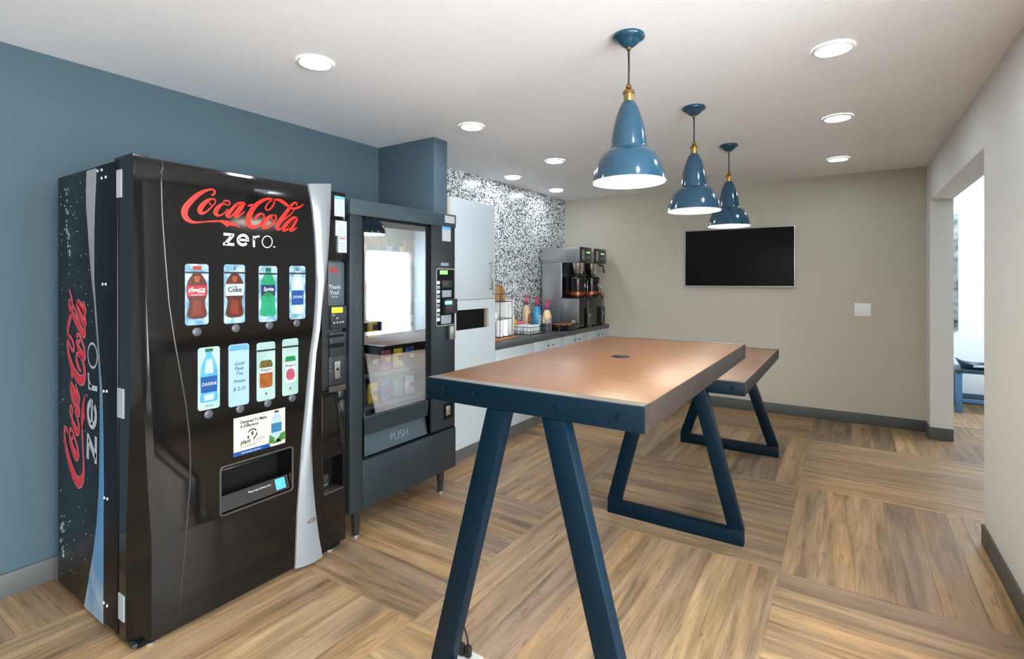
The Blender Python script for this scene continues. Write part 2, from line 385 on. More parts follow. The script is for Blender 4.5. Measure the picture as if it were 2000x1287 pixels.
def table(name, label, group, x0, x1, y0, y1, z, th, near_legs, topm, edgem):
    t = thing(name, ((x0 + x1) / 2, (y0 + y1) / 2, 0), label, 'table', group)
    BW = 0.05
    for ya, yb in ((y0, y0 + BW), (y1 - BW, y1)):
        bm_ = MB().box(x0, x1, ya, yb, z - th, z, 0.004).build('end_beam', NAVY, t, 30)
        for xa, xb in ((x0 - 0.002, x0 + 0.0005), (x1 - 0.0005, x1 + 0.002)):
            MB().box(xa, xb, ya + 0.002, yb - 0.002, z - th + 0.002, z - 0.002).build('end_cap', mat('brown_reflection_cap', (40, 33, 28), 0.5, spec=0.2), bm_)  # brown reflection on the beam end, put into the cap colour
        strip = MB().box(x0 + 0.004, x1 - 0.004, ya + 0.006, yb - 0.004, z - 0.001, z + 0.0008).build('top_strip', mat('dull_metal_strip', (120, 116, 108), 0.35, metal=0.5), bm_)
        if ya == y0:
            for bx in (0.07, 0.2, 0.52, 0.71):
                MB().lathe([(0.011, 0), (0.010, -0.004), (0.004, -0.005)], (x0 + bx, ya, z - th * 0.5), 12, 'y').build('bolt', NAVY, bm_, 40)
    MB().box(x0 + 0.003, x1 - 0.003, y0 + BW, y1 - BW, z - 0.03, z - 0.0005, 0.001).build('tabletop', topm, t, 30)
    for xa, xb in ((x0, x0 + 0.02), (x1 - 0.02, x1)):
        MB().box(xa, xb, y0 + BW, y1 - BW, z - th, z - 0.001, 0.001).build('side_apron', edgem, t, 30)
    MB().box((x0 + x1) / 2 - 0.03, (x0 + x1) / 2 + 0.03, y0 + BW, y1 - BW, z - th, z - 0.03).build('centre_rail', NAVY, t)
    leg_frame(t, y1 - BW, y1, z - th)
    if near_legs: leg_frame(t, y0, y0 + BW, z - th)
    return t
T1 = (-1.234, -0.455, 1.345, 2.962, 1.056)
tb = table('bar_table', 'tall bar-height table with warm brown top and navy metal A-frame legs, nearest the viewer', 'communal tables end to end', *T1, 0.074, True, WOOD, EDGEW)
# pop-up outlet in the top
g = MB().lathe([(0.040, 0), (0.040, 0.003), (0.036, 0.0045)], (-0.843, 2.176, 1.0555), 28).build('power_grommet', mat('dark_grommet', (38, 38, 38), 0.3, metal=0.5), tb, 30, label='round dark flush power grommet')
MB().lathe([(0.028, 0), (0.028, 0.002)], (-0.843, 2.176, 1.0598), 24).build('lid', mat('black_lid', (20, 20, 20), 0.25), g, 30)
MB().box(-0.868, -0.818, 2.174, 2.178, 1.0616, 1.0630).build('lid_seam', mat('brushed_metal', (170, 170, 168), 0.3, metal=0.9), g)
t2 = table('counter_height_table', 'lower table with greyish brown top and navy legs beyond the tall table', 'communal tables end to end', -1.234, -0.460, 2.975, 4.575, 0.847, 0.073, False, GREYW, EDGEW)
MB().box(-0.80, -0.66, 2.9635, 2.975, 0.78, 0.84).build('joining_bracket', mat('brushed_metal'), t2)

# floor box with two plugged-in cords under the tall table
fb = thing('floor_outlet', (-1.12, 1.52, 0), 'pale floor outlet box at the foot of the tall table', 'outlet')
p = onZ(920, 1279, 0.02)
fx, fy = p.x, p.y
fb.location = (fx, fy, 0)
MB().box(fx - 0.075, fx + 0.045, fy - 0.10, fy + 0.02, 0, 0.02, 0.006).build('cover_plate', mat('pale_grey_plate', (176, 176, 168), 0.4), fb, 30)
for q, (dx, dy, topx) in enumerate(((-0.030, -0.018, -0.06), (-0.002, -0.014, -0.02))):
    c = thing('power_cord', (fx + dx, fy + dy, 0.02), ('black power cord hidden mostly behind the near table leg', 'black power cord rising from the right socket of the floor outlet')[q], 'cord', 'power cords of the tall table')
    MB().box(fx + dx - 0.012, fx + dx + 0.012, fy + dy - 0.010, fy + dy + 0.010, 0.0205, 0.062, 0.005).build('plug', mat('black_rubber', (18, 18, 18), 0.5), c, 30)
    x_, y_ = fx + dx, fy + dy
    MB().tube([(x_, y_, 0.055), (x_ - 0.004, y_, 0.09), (x_ - 0.018, y_ - 0.008, 0.14), (-1.168 + q * 0.012, 1.425 + q * 0.02, 0.26), (-1.145 + q * 0.012, 1.406 + q * 0.016, 0.36), (-1.046 + q * 0.012, 1.406 + q * 0.016, 0.76), (-0.995 + q * 0.012, 1.42 + q * 0.016, 0.976)], 0.0035).build('cable', mat('black_rubber'), c, 180)

# ------------------------------------------------------------------ pendant lamps
ENAMEL = mat('blue_enamel', (16, 62, 84), 0.14, spec=0.6, var=0.03, coat=0.4)
BRASS = mat('brass', (158, 126, 78), 0.32, metal=1.0)
GLOW = mat('lamp_glow', (255, 250, 240), 0.5, emit=(255, 244, 224), estr=BULB)
INNER = mat('white_enamel', (240, 238, 232), 0.4)
def pendant(loc, label):
    x, y = loc
    t = thing('pendant_lamp', (x, y, H), label, 'lamp', 'blue pendant lamps over the tables')
    c = (x, y, 0)
    MB().lathe([(0.066, 2.4395), (0.069, 2.432), (0.067, 2.425), (0.055, 2.418), (0.046, 2.413), (0.040, 2.405), (0.022, 2.392), (0.012, 2.388)], c, 32).build('canopy', ENAMEL, t, 50)
    MB().lathe([(0.010, 2.389), (0.010, 2.378), (0.005, 2.374)], c, 12).build('cord_grip', BRASS, t, 40)
    MB().tube([(x, y, 2.376), (x + 0.001, y, 2.30), (x, y, 2.228)], 0.0042).build('cord', mat('dark_cord', (30, 30, 32), 0.6), t, 180)
    MB().lathe([(0.007, 2.232), (0.012, 2.226), (0.012, 2.216), (0.008, 2.214), (0.020, 2.206), (0.0245, 2.200), (0.0245, 2.191), (0.021, 2.190), (0.021, 2.165), (0.019, 2.150)], c, 24).build('socket', BRASS, t, 40)
    outer = [(0.022, 2.158), (0.030, 2.150), (0.042, 2.125), (0.054, 2.09), (0.064, 2.05), (0.072, 2.005), (0.077, 1.965), (0.078, 1.955), (0.0815, 1.951), (0.096, 1.944), (0.113, 1.928), (0.129, 1.902), (0.142, 1.868), (0.151, 1.832), (0.1545, 1.812)]
    sh = MB().lathe(outer + [(0.1515, 1.812)] + [(r - 0.003, z - 0.001) for r, z in outer[::-1][1:-1]] + [(0.012, 2.148)], c, 48, cap=False).build('shade', ENAMEL, t, 50)
    ins = [(r - 0.0042, z - 0.0005) for r, z in outer[8:]]
    MB().lathe(ins + [(ins[-1][0] - 0.0004, ins[-1][1])] , c, 48, cap=False).build('shade_lining', INNER, sh, 180)
    MB().lathe([(0.1548, 1.8105), (0.1558, 1.813), (0.1548, 1.8155)], c, 48, cap=False).build('rim', mat('pale_rim', (225, 220, 205), 0.3), sh, 180)
    MB().lathe([(0.004, 1.872), (0.03, 1.868), (0.046, 1.852), (0.05, 1.84), (0.046, 1.832), (0.02, 1.824), (0.004, 1.822)], c, 24).build('bulb', GLOW, t, 180)
    MB().lathe([(0.146, 1.822), (0.1465, 1.819)], c, 48).build('diffuser', GLOW, t, 40)
    return t
pd = pendant((-0.785, 2.119), 'blue bell-shaped pendant lamp hanging nearest, over the tall table')
copy_tree(pd, (-0.780, 3.214, H), 'blue bell-shaped pendant lamp in the middle of the three')
copy_tree(pd, (-0.772, 4.262, H), 'blue bell-shaped pendant lamp farthest away, in front of the television')

# ------------------------------------------------------------------ ceiling downlights
RING = mat('white_trim', (244, 244, 242), 0.45)
LENS = mat('downlight_lens', (255, 253, 248), 0.5, emit=(240, 247, 255), estr=LAMP)
def downlight(x, y, label):
    t = thing('downlight', (x, y, H), label, 'ceiling light', 'round ceiling downlights')
    MB().lathe([(0.084, H - 0.0005), (0.084, H - 0.006), (0.078, H - 0.011), (0.071, H - 0.011), (0.070, H - 0.006)], (x, y, 0), 40, cap=False).build('trim_ring', RING, t, 50)
    MB().lathe([(0.0715, H - 0.004), (0.0715, H - 0.009)], (x, y, 0), 40).build('lens', LENS, t, 60)
    return t
d0 = downlight(-2.138, 1.556, 'round white downlight in the ceiling above the cola machine')
for x, y, l in ((-2.138, 2.782, 'round white downlight in the ceiling in front of the blue wall return'),
                (-2.148, 3.986, 'round white downlight in the ceiling in front of the tall white cabinet'),
                (-2.850, 4.391, 'round white downlight close to the mosaic wall, nearer of two'),
                (-2.835, 5.293, 'round white downlight close to the mosaic wall, in the far corner above the coffee maker'),
                (-0.056, 2.736, 'round white downlight right of the pendant lamps, nearest of the right row'),
                (-0.056, 3.916, 'round white downlight right of the pendant lamps, middle of the right row'),
                (-0.070, 5.249, 'round white downlight right of the pendant lamps, nearest the back wall'),
                (-2.138, 0.33, 'round white downlight above the viewer, left'),
                (-0.056, 1.50, 'round white downlight above the viewer, right'),
                (-2.138, -1.0, 'round white downlight behind the viewer, left'),
                (-0.056, -0.9, 'round white downlight behind the viewer, right')):
    copy_tree(d0, (x, y, H), l)

# ------------------------------------------------------------------ television and switch on the back wall
a, b_ = onY(1338, 452, YB - 0.045), onY(1552, 559, YB - 0.045)
TX0, TX1, TZ0, TZ1 = a.x, b_.x, b_.z - 0.006, onY(1552, 441, YB - 0.045).z
tv = thing('television', ((TX0 + TX1) / 2, YB, TZ0), 'flat black television mounted on the beige back wall', 'television')
MB().box(TX0 + 0.3, TX1 - 0.3, YB - 0.02, YB - 0.001, TZ0 + 0.2, TZ1 - 0.2).build('wall_mount', mat('black_plastic', (22, 22, 22), 0.5), tv)
MB().box(TX0 - 0.004, TX1 + 0.004, YB - 0.045, YB - 0.018, TZ0 - 0.006, TZ1 + 0.004, 0.003).build('housing', mat('silver_bezel', (196, 200, 210), 0.3, metal=0.4), tv, 30)
MB().box(TX0 + 0.004, TX1 - 0.004, YB - 0.0475, YB - 0.044, TZ0 + 0.006, TZ1 - 0.003, 0.001).build('screen', mat('black_screen', (9, 9, 10), 0.3, spec=0.12, var=0.02), tv)
a, b_ = onY(1669, 592, YB), onY(1701, 618, YB)
sw = thing('switch_plate', ((a.x + b_.x) / 2, YB, b_.z), 'white double switch plate on the back wall right of the television', 'switch')
MB().box(a.x, b_.x, YB - 0.007, YB - 0.0005, b_.z, a.z, 0.003).build('plate', mat('white_plastic', (232, 232, 230), 0.4), sw, 30)
for k in range(2):
    xa = a.x + 0.022 + k * 0.05
    r = MB().box(xa, xa + 0.036, YB - 0.0105, YB - 0.006, b_.z + 0.028, a.z - 0.028, 0.002).build('rocker', mat('white_plastic'), sw, 30)
    MB().box(xa + 0.010, xa + 0.026, YB - 0.0112, YB - 0.0100, b_.z + 0.036, b_.z + 0.040).build('indicator', mat('pale_grey_print', (170, 172, 178), 0.5), r)

# ------------------------------------------------------------------ cola vending machine
CX0, CXB, CXF, CY0, CY1, CZ0, CZ1 = -3.0, -2.362, -2.2, 0.835, 1.79, 0.03, 1.862
BLACK = mat('gloss_black_panel', (13, 12, 11), 0.09, spec=0.42, var=0.03)
BLACKB = mat('black_cabinet_steel', (8, 9, 11), 0.28, spec=0.25, var=0.05)
DEEP = mat('deep_black', (6, 6, 6), 0.6, spec=0.15)
SILVER = mat('silver_plastic', (128, 132, 136), 0.32, metal=0.25, spec=0.5, var=0.04, vscale=3)
WHITEP = mat('white_print', (170, 178, 182), 0.35)
REDP = mat('red_print', (168, 24, 13), 0.3, var=0.02)
coke = thing('cola_vending_machine', (-2.6, 1.31, 0), 'tall glossy black cola vending machine with red script lettering', 'vending machine', 'vending machines along the blue wall')
MB().box(CX0, CXB, CY0, CY1, CZ0, CZ1 - 0.004, 0.004).build('cabinet', BLACKB, coke, 30)
MB().box(CX0 + 0.02, CXF - 0.03, CY0 + 0.02, CY1 - 0.02, 0.012, CZ0, 0).build('base_plate', DEEP, coke)

def chamf(z):                                     # the door's near edge is cut by a bevel that widens downwards
    t = (CZ1 - z) / (CZ1 - CZ0)
    return min(1, 0.03 + 1.25 * t ** 1.5) if t < 0.75 else 0.97
levels = [0.03, 0.034, 0.05, 0.2, 0.4, 0.6, 0.8, 1.0, 1.2, 1.4, 1.6, 1.75, 1.82, 1.842, 1.854, 1.862]
def door_sec(z, y1):
    t = chamf(z); top = {1.842: 0.004, 1.854: 0.012, 1.862: 0.028}.get(z, 0.0); bot = {0.03: 0.006, 0.034: 0.002}.get(z, 0)
    f = CXF - top - bot
    return [(CXB + 0.014, CY0 + 0.002, z), (-2.290, CY0 + 0.002, z), (-2.286, CY0, z), (-2.286 + 0.074 * (1 - t) - top * .5, CY0, z), (f - 0.010, CY0 + 0.052 * t + 0.006, z), (f, CY0 + 0.066 * t + 0.02, z), (f, y1, z), (CXB + 0.014, y1, z)]
DY1 = 1.640
door = MB().loft([door_sec(z, DY1) for z in levels]).build('door', BLACK, coke, 22)
def cut(o, x0, x1, y0, y1, z0, z1, root):
    c = MB().box(x0, x1, y0, y1, z0, z1).build('cutter', BLACK, root)
    md = o.modifiers.new('b', 'BOOLEAN'); md.object = c; md.operation = 'DIFFERENCE'; md.solver = 'EXACT'
    bpy.context.view_layer.update()
    dg = bpy.context.evaluated_depsgraph_get(); me = bpy.data.meshes.new_from_object(o.evaluated_get(dg))
    o.modifiers.clear(); old = o.data; o.data = me; bpy.data.meshes.remove(old); bpy.data.objects.remove(c)
# delivery opening
A = onX(433, 914, CXF); B = onX(569, 952, CXF)
VY0, VY1, VZ0, VZ1 = A.y, B.y, B.z - 0.004, A.z - 0.004
cut(door, -2.32, CXF + 0.1, VY0, VY1, VZ0, VZ1, coke)
slot = MB(); slot.box(-2.318, -2.314, VY0, VY1, VZ0, VZ1); slot.build('delivery_chute', DEEP, coke)
r = MB(); pr = rrect(VY0 - 0.006, VY1 + 0.006, VZ0 - 0.008, VZ1 + 0.006, 0.014, 5)
r.tube([(CXF + 0.001, u, v) for u, v in pr], 0.005, 6, closed=True); r.build('delivery_frame', mat('dark_trim', (52, 48, 46), 0.25, spec=0.6), coke, 180)
zf = VZ0 + 0.062
MB().prism([(CXF - 0.028, VY0 + 0.004, zf), (CXF - 0.036, VY0 + 0.004, zf), (CXF - 0.016, VY0 + 0.004, VZ0 + 0.003), (CXF - 0.006, VY0 + 0.004, VZ0 + 0.003)], (0, VY1 - VY0 - 0.008, 0)).build('delivery_flap', mat('dark_flap', (34, 32, 31), 0.3), coke)
flapto = lambda u, v: Vector((CXF - 0.0265 + (zf - v) * 0.37 + 0.001, u, v))
text_on('flap_lettering', 'Please open delivery door', WHITEP, coke, flapto, VY0 + 0.125, zf - 0.022, 0.0125, sx=0.82)
MB().poly([flapto(VY1 - 0.070, zf - 0.050), flapto(VY1 - 0.022, zf - 0.050), flapto(VY1 - 0.022, zf - 0.004), flapto(VY1 - 0.070, zf - 0.004)]).build('blue_sticker', mat('sky_blue_print', (70, 150, 205), 0.4, var=0.2, vscale=60), coke)
MB().tube([(CXF - 0.06, VY0 + 0.005, VZ1 - 0.028), (CXF - 0.06, VY0 + 0.21, VZ1 - 0.028)], 0.004, 6).build('chute_bar', mat('dark_trim'), coke, 180)

# right column of the door: upper box, recessed payment panel, lower panel
YR0, YR1 = DY1 + 0.0005, CY1
zu = onX(655, 508, CXF).z; zl = onX(655, 762, CXF).z
MB().box(CXB + 0.014, CXF - 0.004, YR0, YR1, zu, CZ1 - 0.012, 0.006).build('upper_panel', BLACK, coke, 30)
MB().box(CXB + 0.014, CXF - 0.034, YR0, YR1, zl, zu, 0).build('payment_panel', mat('satin_black', (32, 34, 36), 0.35), coke)
low = MB().box(CXB + 0.014, CXF - 0.004, YR0, YR1, CZ0 + 0.01, zl, 0.006).build('lower_panel', BLACK, coke, 30)
PX = CXF - 0.034
def plate(name, m, x0, y0, x1, y1, X, th, parent, bev=0.0, label=None):
    """slab on a plane x = X whose outline is given by two photo corners"""
    a, b = onX(x0, y0, X), onX(x1, y1, X)
    return MB().box(X - 0.0002, X + th, min(a.y, b.y), max(a.y, b.y), min(a.z, b.z), max(a.z, b.z), bev).build(name, m, parent, 30 if bev else None, label)
def ptxt(name, body, m, x, y, X, size, parent, align='LEFT', sx=1.0, shear=0, bold=0.0):
    p = onX(x, y, X)
    return text_on(name, body, m, parent, lambda u, v: Vector((X, u, v)), p.y, p.z, size, align, shear, sx, bold)
UPX = CXF - 0.004
PAPER = mat('paper_notice', (158, 164, 166), 0.6, var=0.08, vscale=70)
GREYP = mat('grey_print', (120, 130, 138), 0.6)
for i, (y0, y1, x0, x1) in enumerate(((382, 424, 653, 673), (430, 462, 655, 677), (461, 494, 660, 677))):
    nt_ = plate('notice', PAPER, x0, y0, x1, y1, UPX, 0.0012, coke, label=('pale notice with a blue heading', 'plain pale notice', 'pale notice with a red heading')[i])
    if i == 0: plate('heading', mat('sky_blue_print'), x0 + 0.5, y0 + 1, x1 - 0.5, y0 + 8, UPX + 0.0014, 0.0003, nt_)
    if i == 2: plate('heading', REDP, x0 + 3, y0 + 3, x1 - 3, y0 + 6, UPX + 0.0014, 0.0003, nt_)
    lines = MB()
    for k in range(3):
        a, b = onX(x0 + 3, y0 + 13 + k * 6, UPX), onX(x1 - 4, y0 + 15 + k * 6, UPX)
        lines.box(UPX + 0.0013, UPX + 0.0016, a.y, b.y, b.z, a.z)
    lo = lines.build('print_lines', GREYP, nt_); lo['kind'] = 'stuff'
cp = plate('card_panel', mat('slate_panel', (62, 70, 76), 0.35), 640, 512, 671, 596, PX, 0.006, coke, 0.002)
plate('red_badge', mat('dark_red_print', (128, 32, 34), 0.4), 644, 522, 658, 532, PX + 0.0062, 0.0006, cp)
ptxt('card_lettering', 'Thank', WHITEP, 653.5, 564, PX + 0.0066, 0.030, cp, 'CENTER')
ptxt('card_lettering', 'You!', WHITEP, 653.5, 575, PX + 0.0066, 0.030, cp, 'CENTER')
ptxt('card_lettering', 'Tap Pay', WHITEP, 653.5, 581, PX + 0.0066, 0.012, cp, 'CENTER')
rd = plate('card_reader', mat('satin_black'), 642, 598, 672, 640, PX, 0.022, coke, 0.003)
RX = PX + 0.0222
plate('green_display', mat('green_display', (150, 190, 20), 0.3, emit=(165, 205, 20), estr=0.5), 648, 601, 669, 610, RX, 0.001, rd)
for k, (x, y) in enumerate(((650, 614), (657, 620), (651, 629), (657, 628), (663, 628), (668, 627))):
    plate('key', GREYP, x, y, x + 3.4, y + 3, RX, 0.0012, rd)
bl = plate('bill_acceptor', mat('satin_black'), 641, 650, 673, 692, PX, 0.016, coke, 0.003)
plate('bill_slot', DEEP, 643, 672, 671, 677, PX + 0.0162, 0.001, bl)
plate('bill_slot', DEEP, 643, 655, 671, 657, PX + 0.0162, 0.001, bl)
cl = plate('coin_plate', mat('satin_black'), 640, 697, 674, 750, PX, 0.012, coke, 0.002)
lk = plate('lock', mat('brushed_metal'), 654, 706, 664, 738, PX + 0.0122, 0.004, cl, 0.001, label='chrome lock plate')
q = onX(659, 721, PX + 0.016); MB().lathe([(0.007, 0), (0.007, 0.003), (0.004, 0.004)], q, 14, 'x').build('keyhole', DEEP, lk, 40)
for yy in (716, 725): q = onX(644.5, yy, PX + 0.012); MB().lathe([(0.005, 0), (0.004, 0.004)], q, 10, 'x').build('coin_button', mat('brushed_metal'), cl, 40)
plate('lip', mat('dark_trim'), 641, 756, 673, 760, UPX - 0.006, 0.012, coke, 0.002)
a, b = onX(629, 899, UPX), onX(668, 950, UPX)
cut(low, -2.30, CXF + 0.1, YR0 + 0.012, YR1 - 0.022, b.z, a.z, coke)
cc = MB().box(-2.298, -2.292, YR0 + 0.012, YR1 - 0.022, b.z, a.z).build('coin_return', DEEP, coke)
MB().box(-2.292, -2.245, YR0 + 0.02, YR0 + 0.075, b.z + 0.006, b.z + 0.075, 0.004).build('coin_cup', mat('satin_black'), cc, 30)
MB().box(-2.245, -2.2435, YR0 + 0.03, YR0 + 0.066, b.z + 0.02, b.z + 0.026).build('coin_slot', mat('brushed_metal'), cc)
MB().box(-2.29, CXF + 0.004, YR0 + 0.010, YR1 - 0.020, b.z - 0.008, b.z + 0.001, 0.003).build('coin_lip', mat('dark_trim'), cc, 30)

# silver swoosh, narrow at the waist
sw_pts = [(359, 600, 645), (385, 605, 645), (410, 609, 644), (456, 613.5, 642), (503, 616, 639), (550, 617, 635), (596, 615, 628.5), (640, 612, 624.5), (690, 605, 617), (724, 602, 614.5), (800, 595, 610), (873, 588, 607.5), (940, 583, 610), (997, 579, 615), (1050, 577, 622), (1086, 575, 629)]
secs = []
for y, xl, xr in sw_pts:
    l, r_ = onX(xl, y, CXF), onX(xr, y, CXF)
    if y == 1086: l.z = onX(575, 1112, CXF).z + 0.004; r_.z = onX(629, 1088, CXF).z + 0.004
    wd = r_.y - l.y; ed = 0.022 if y > 360 else 0.008
    secs.append([(CXF - 0.002, l.y, l.z), (CXF + 0.008, l.y + 0.002, l.z), (CXF + ed * 0.85, l.y + wd * 0.3, l.z * 0.7 + r_.z * 0.3), (CXF + ed, l.y + wd * 0.6, l.z * 0.4 + r_.z * 0.6), (CXF + 0.006, r_.y, r_.z), (CXF - 0.004, r_.y + 0.002, r_.z)])
MB().loft(secs).build('silver_swoosh', SILVER, coke, 40)
MB().tube([onX(602, 1016, CXF) + Vector((0.021, -0.02, 0)), onX(602, 1016, CXF) + Vector((0.0225, 0, 0.006)), onX(602, 1016, CXF) + Vector((0.0215, 0.022, 0.002))], [0.004, 0.011, 0.007], 6).build('scuff', mat('scuff_mark', (92, 84, 76), 0.7), coke, 180)
# crease of the front panel
cr = [(317.6, 313), (315, 357), (317, 420), (322, 491), (330, 591), (340, 660), (352.5, 729), (363, 790), (370, 848), (372, 900), (371, 947), (362, 1071), (354, 1150), (346, 1222)]
MB().tube([onX(x, y, CXF) + Vector((-0.001, 0, -0.004 if y < 320 else 0)) for x, y in cr], 0.0042, 8).build('front_crease', mat('crease_trim', (34, 32, 31), 0.2, spec=0.6), coke, 180)
# hinge side: rivets, hinge and white hinge labels
for y0, y1, x0, x1 in ((333, 385, 228, 237), (757, 818, 229.5, 241), (1157, 1216, 231.5, 242)):
    a, b = onY(x0, y0, CY0), onY(x1, y1, CY0)
    MB().box(a.x, b.x, CY0 - 0.0015, CY0 + 0.002, b.z, a.z).build('hinge_label', PAPER, coke)
for x, y in ((191, 334), (199, 332), (199, 348), (207, 346), (201, 555), (207, 555), (203, 764), (209, 764), (204, 972), (210, 974), (203, 1177), (209.5, 1183)):
    MB().lathe([(0.006, 0.002), (0.006, -0.002), (0.003, -0.004)], onY(x, y, CY0), 10, 'y').build('rivet', mat('pale_rivet', (190, 196, 200), 0.4), coke, 50)
MB().box(-2.40, -2.235, CY0 + 0.004, CY0 + 0.06, CZ1 - 0.002, CZ1 + 0.010, 0.003).build('top_hinge', mat('satin_black'), coke, 30)
MB().box(-2.40, -2.235, CY0 + 0.004, CY0 + 0.06, 0.016, 0.029, 0.002).build('bottom_hinge', mat('satin_black'), coke, 30)
MB().tube([(-2.33, 1.70, CZ1 - 0.005), (-2.33, 1.70, CZ1 + 0.045)], 0.002, 6).build('antenna', mat('satin_black'), coke, 180)
for x, y in ((-2.25, CY0 + 0.07), (-2.25, CY1 - 0.07), (-2.93, CY0 + 0.07), (-2.93, CY1 - 0.07)):
    MB().lathe([(0.021, 0.0), (0.021, 0.007), (0.010, 0.009), (0.010, 0.02)], (x, y, 0), 6).build('foot', mat('brushed_metal'), coke, 30)
# pale band on the near side
band = [(322, 169, 187.5), (360, 168, 186.5), (404, 168, 184.5), (451, 171.5, 183.2), (497, 174.5, 183), (550, 179, 183.2), (590, 183.5, 186.2), (677, 190, 192.3), (720, 192.5, 195.3), (762, 194.6, 199), (854, 194.6, 201), (950, 193, 202), (1020, 188.8, 201.2), (1070, 183, 201.2), (1113, 176, 201), (1150, 170, 200.8)]
mb = MB(); L = []
for y, xa, xb in band:
    p, q = onY(xa, y, CY0 - 0.0012), onY(xb, y, CY0 - 0.0012); q.z = min(q.z, 1.85); p.z = min(p.z, 1.85); L.append((p, q))
p, q = onY(164, 1184, CY0 - 0.0012), onY(200.5, 1219, CY0 - 0.0012); L.append((p, q))
mb.loft([[p, q, q + Vector((0, 0.001, 0)), p + Vector((0, 0.001, 0))] for p, q in L])
bandm = mat('icy_band_print', (120, 158, 190), 0.35)
nt = bandm.node_tree; tcn = nt.nodes.new('ShaderNodeTexCoord'); sp_ = nt.nodes.new('ShaderNodeSeparateXYZ'); nt.links.new(tcn.outputs['Object'], sp_.inputs[0])
nz = nt.nodes.new('ShaderNodeTexNoise'); nz.inputs['Scale'].default_value = 14; nt.links.new(tcn.outputs['Object'], nz.inputs['Vector'])
ad_ = nt.nodes.new('ShaderNodeMath'); ad_.operation = 'MULTIPLY_ADD'; nt.links.new(nz.outputs[0], ad_.inputs[0]); ad_.inputs[1].default_value = 0.5; nt.links.new(sp_.outputs[2], ad_.inputs[2])
rp = nt.nodes.new('ShaderNodeValToRGB'); mr = nt.nodes.new('ShaderNodeMapRange'); mr.inputs['From Min'].default_value = 0.25; mr.inputs['From Max'].default_value = 2.1; nt.links.new(ad_.outputs[0], mr.inputs['Value']); nt.links.new(mr.outputs[0], rp.inputs[0])
rp.color_ramp.elements[0].color = rgb(150, 168, 184); rp.color_ramp.elements[1].color = rgb(150, 152, 154)
for p_, c_ in ((0.12, (86, 134, 172)), (0.4, (70, 120, 160)), (0.6, (110, 118, 124))): rp.color_ramp.elements.new(p_).color = rgb(*c_)
nt.links.new(rp.outputs[0], nt.nodes['Principled BSDF'].inputs['Base Color'])
mb.build('side_band', bandm, coke)
# frost flecks printed on the side
fl_ = MB()
for k in range(110):
    x = random.uniform(-2.97, -2.60); z = random.uniform(0.08, 1.82); s_ = random.choice((0.0012, 0.0016, 0.0022))
    if -2.93 < x < -2.68 and 0.45 < z < 1.36: continue
    fl_.box(x - s_, x + s_, CY0 - 0.0008, CY0, z - s_, z + s_)
for k in range(60):
    z = random.uniform(1.50, 1.80) if k < 34 else random.uniform(0.16, 0.34); x = (-2.905 + (1.8 - z) * 0.12 if k < 34 else -2.955 + random.uniform(0, .01)) + random.gauss(0, 0.012); s_ = random.choice((0.002, 0.003, 0.005))
    fl_.box(x - s_, x + s_, CY0 - 0.0008, CY0, z - s_ * 1.5, z + s_ * 1.5)
o = fl_.build('frost_flecks', mat('frost_print', (150, 165, 172), 0.5), coke); o['kind'] = 'stuff'

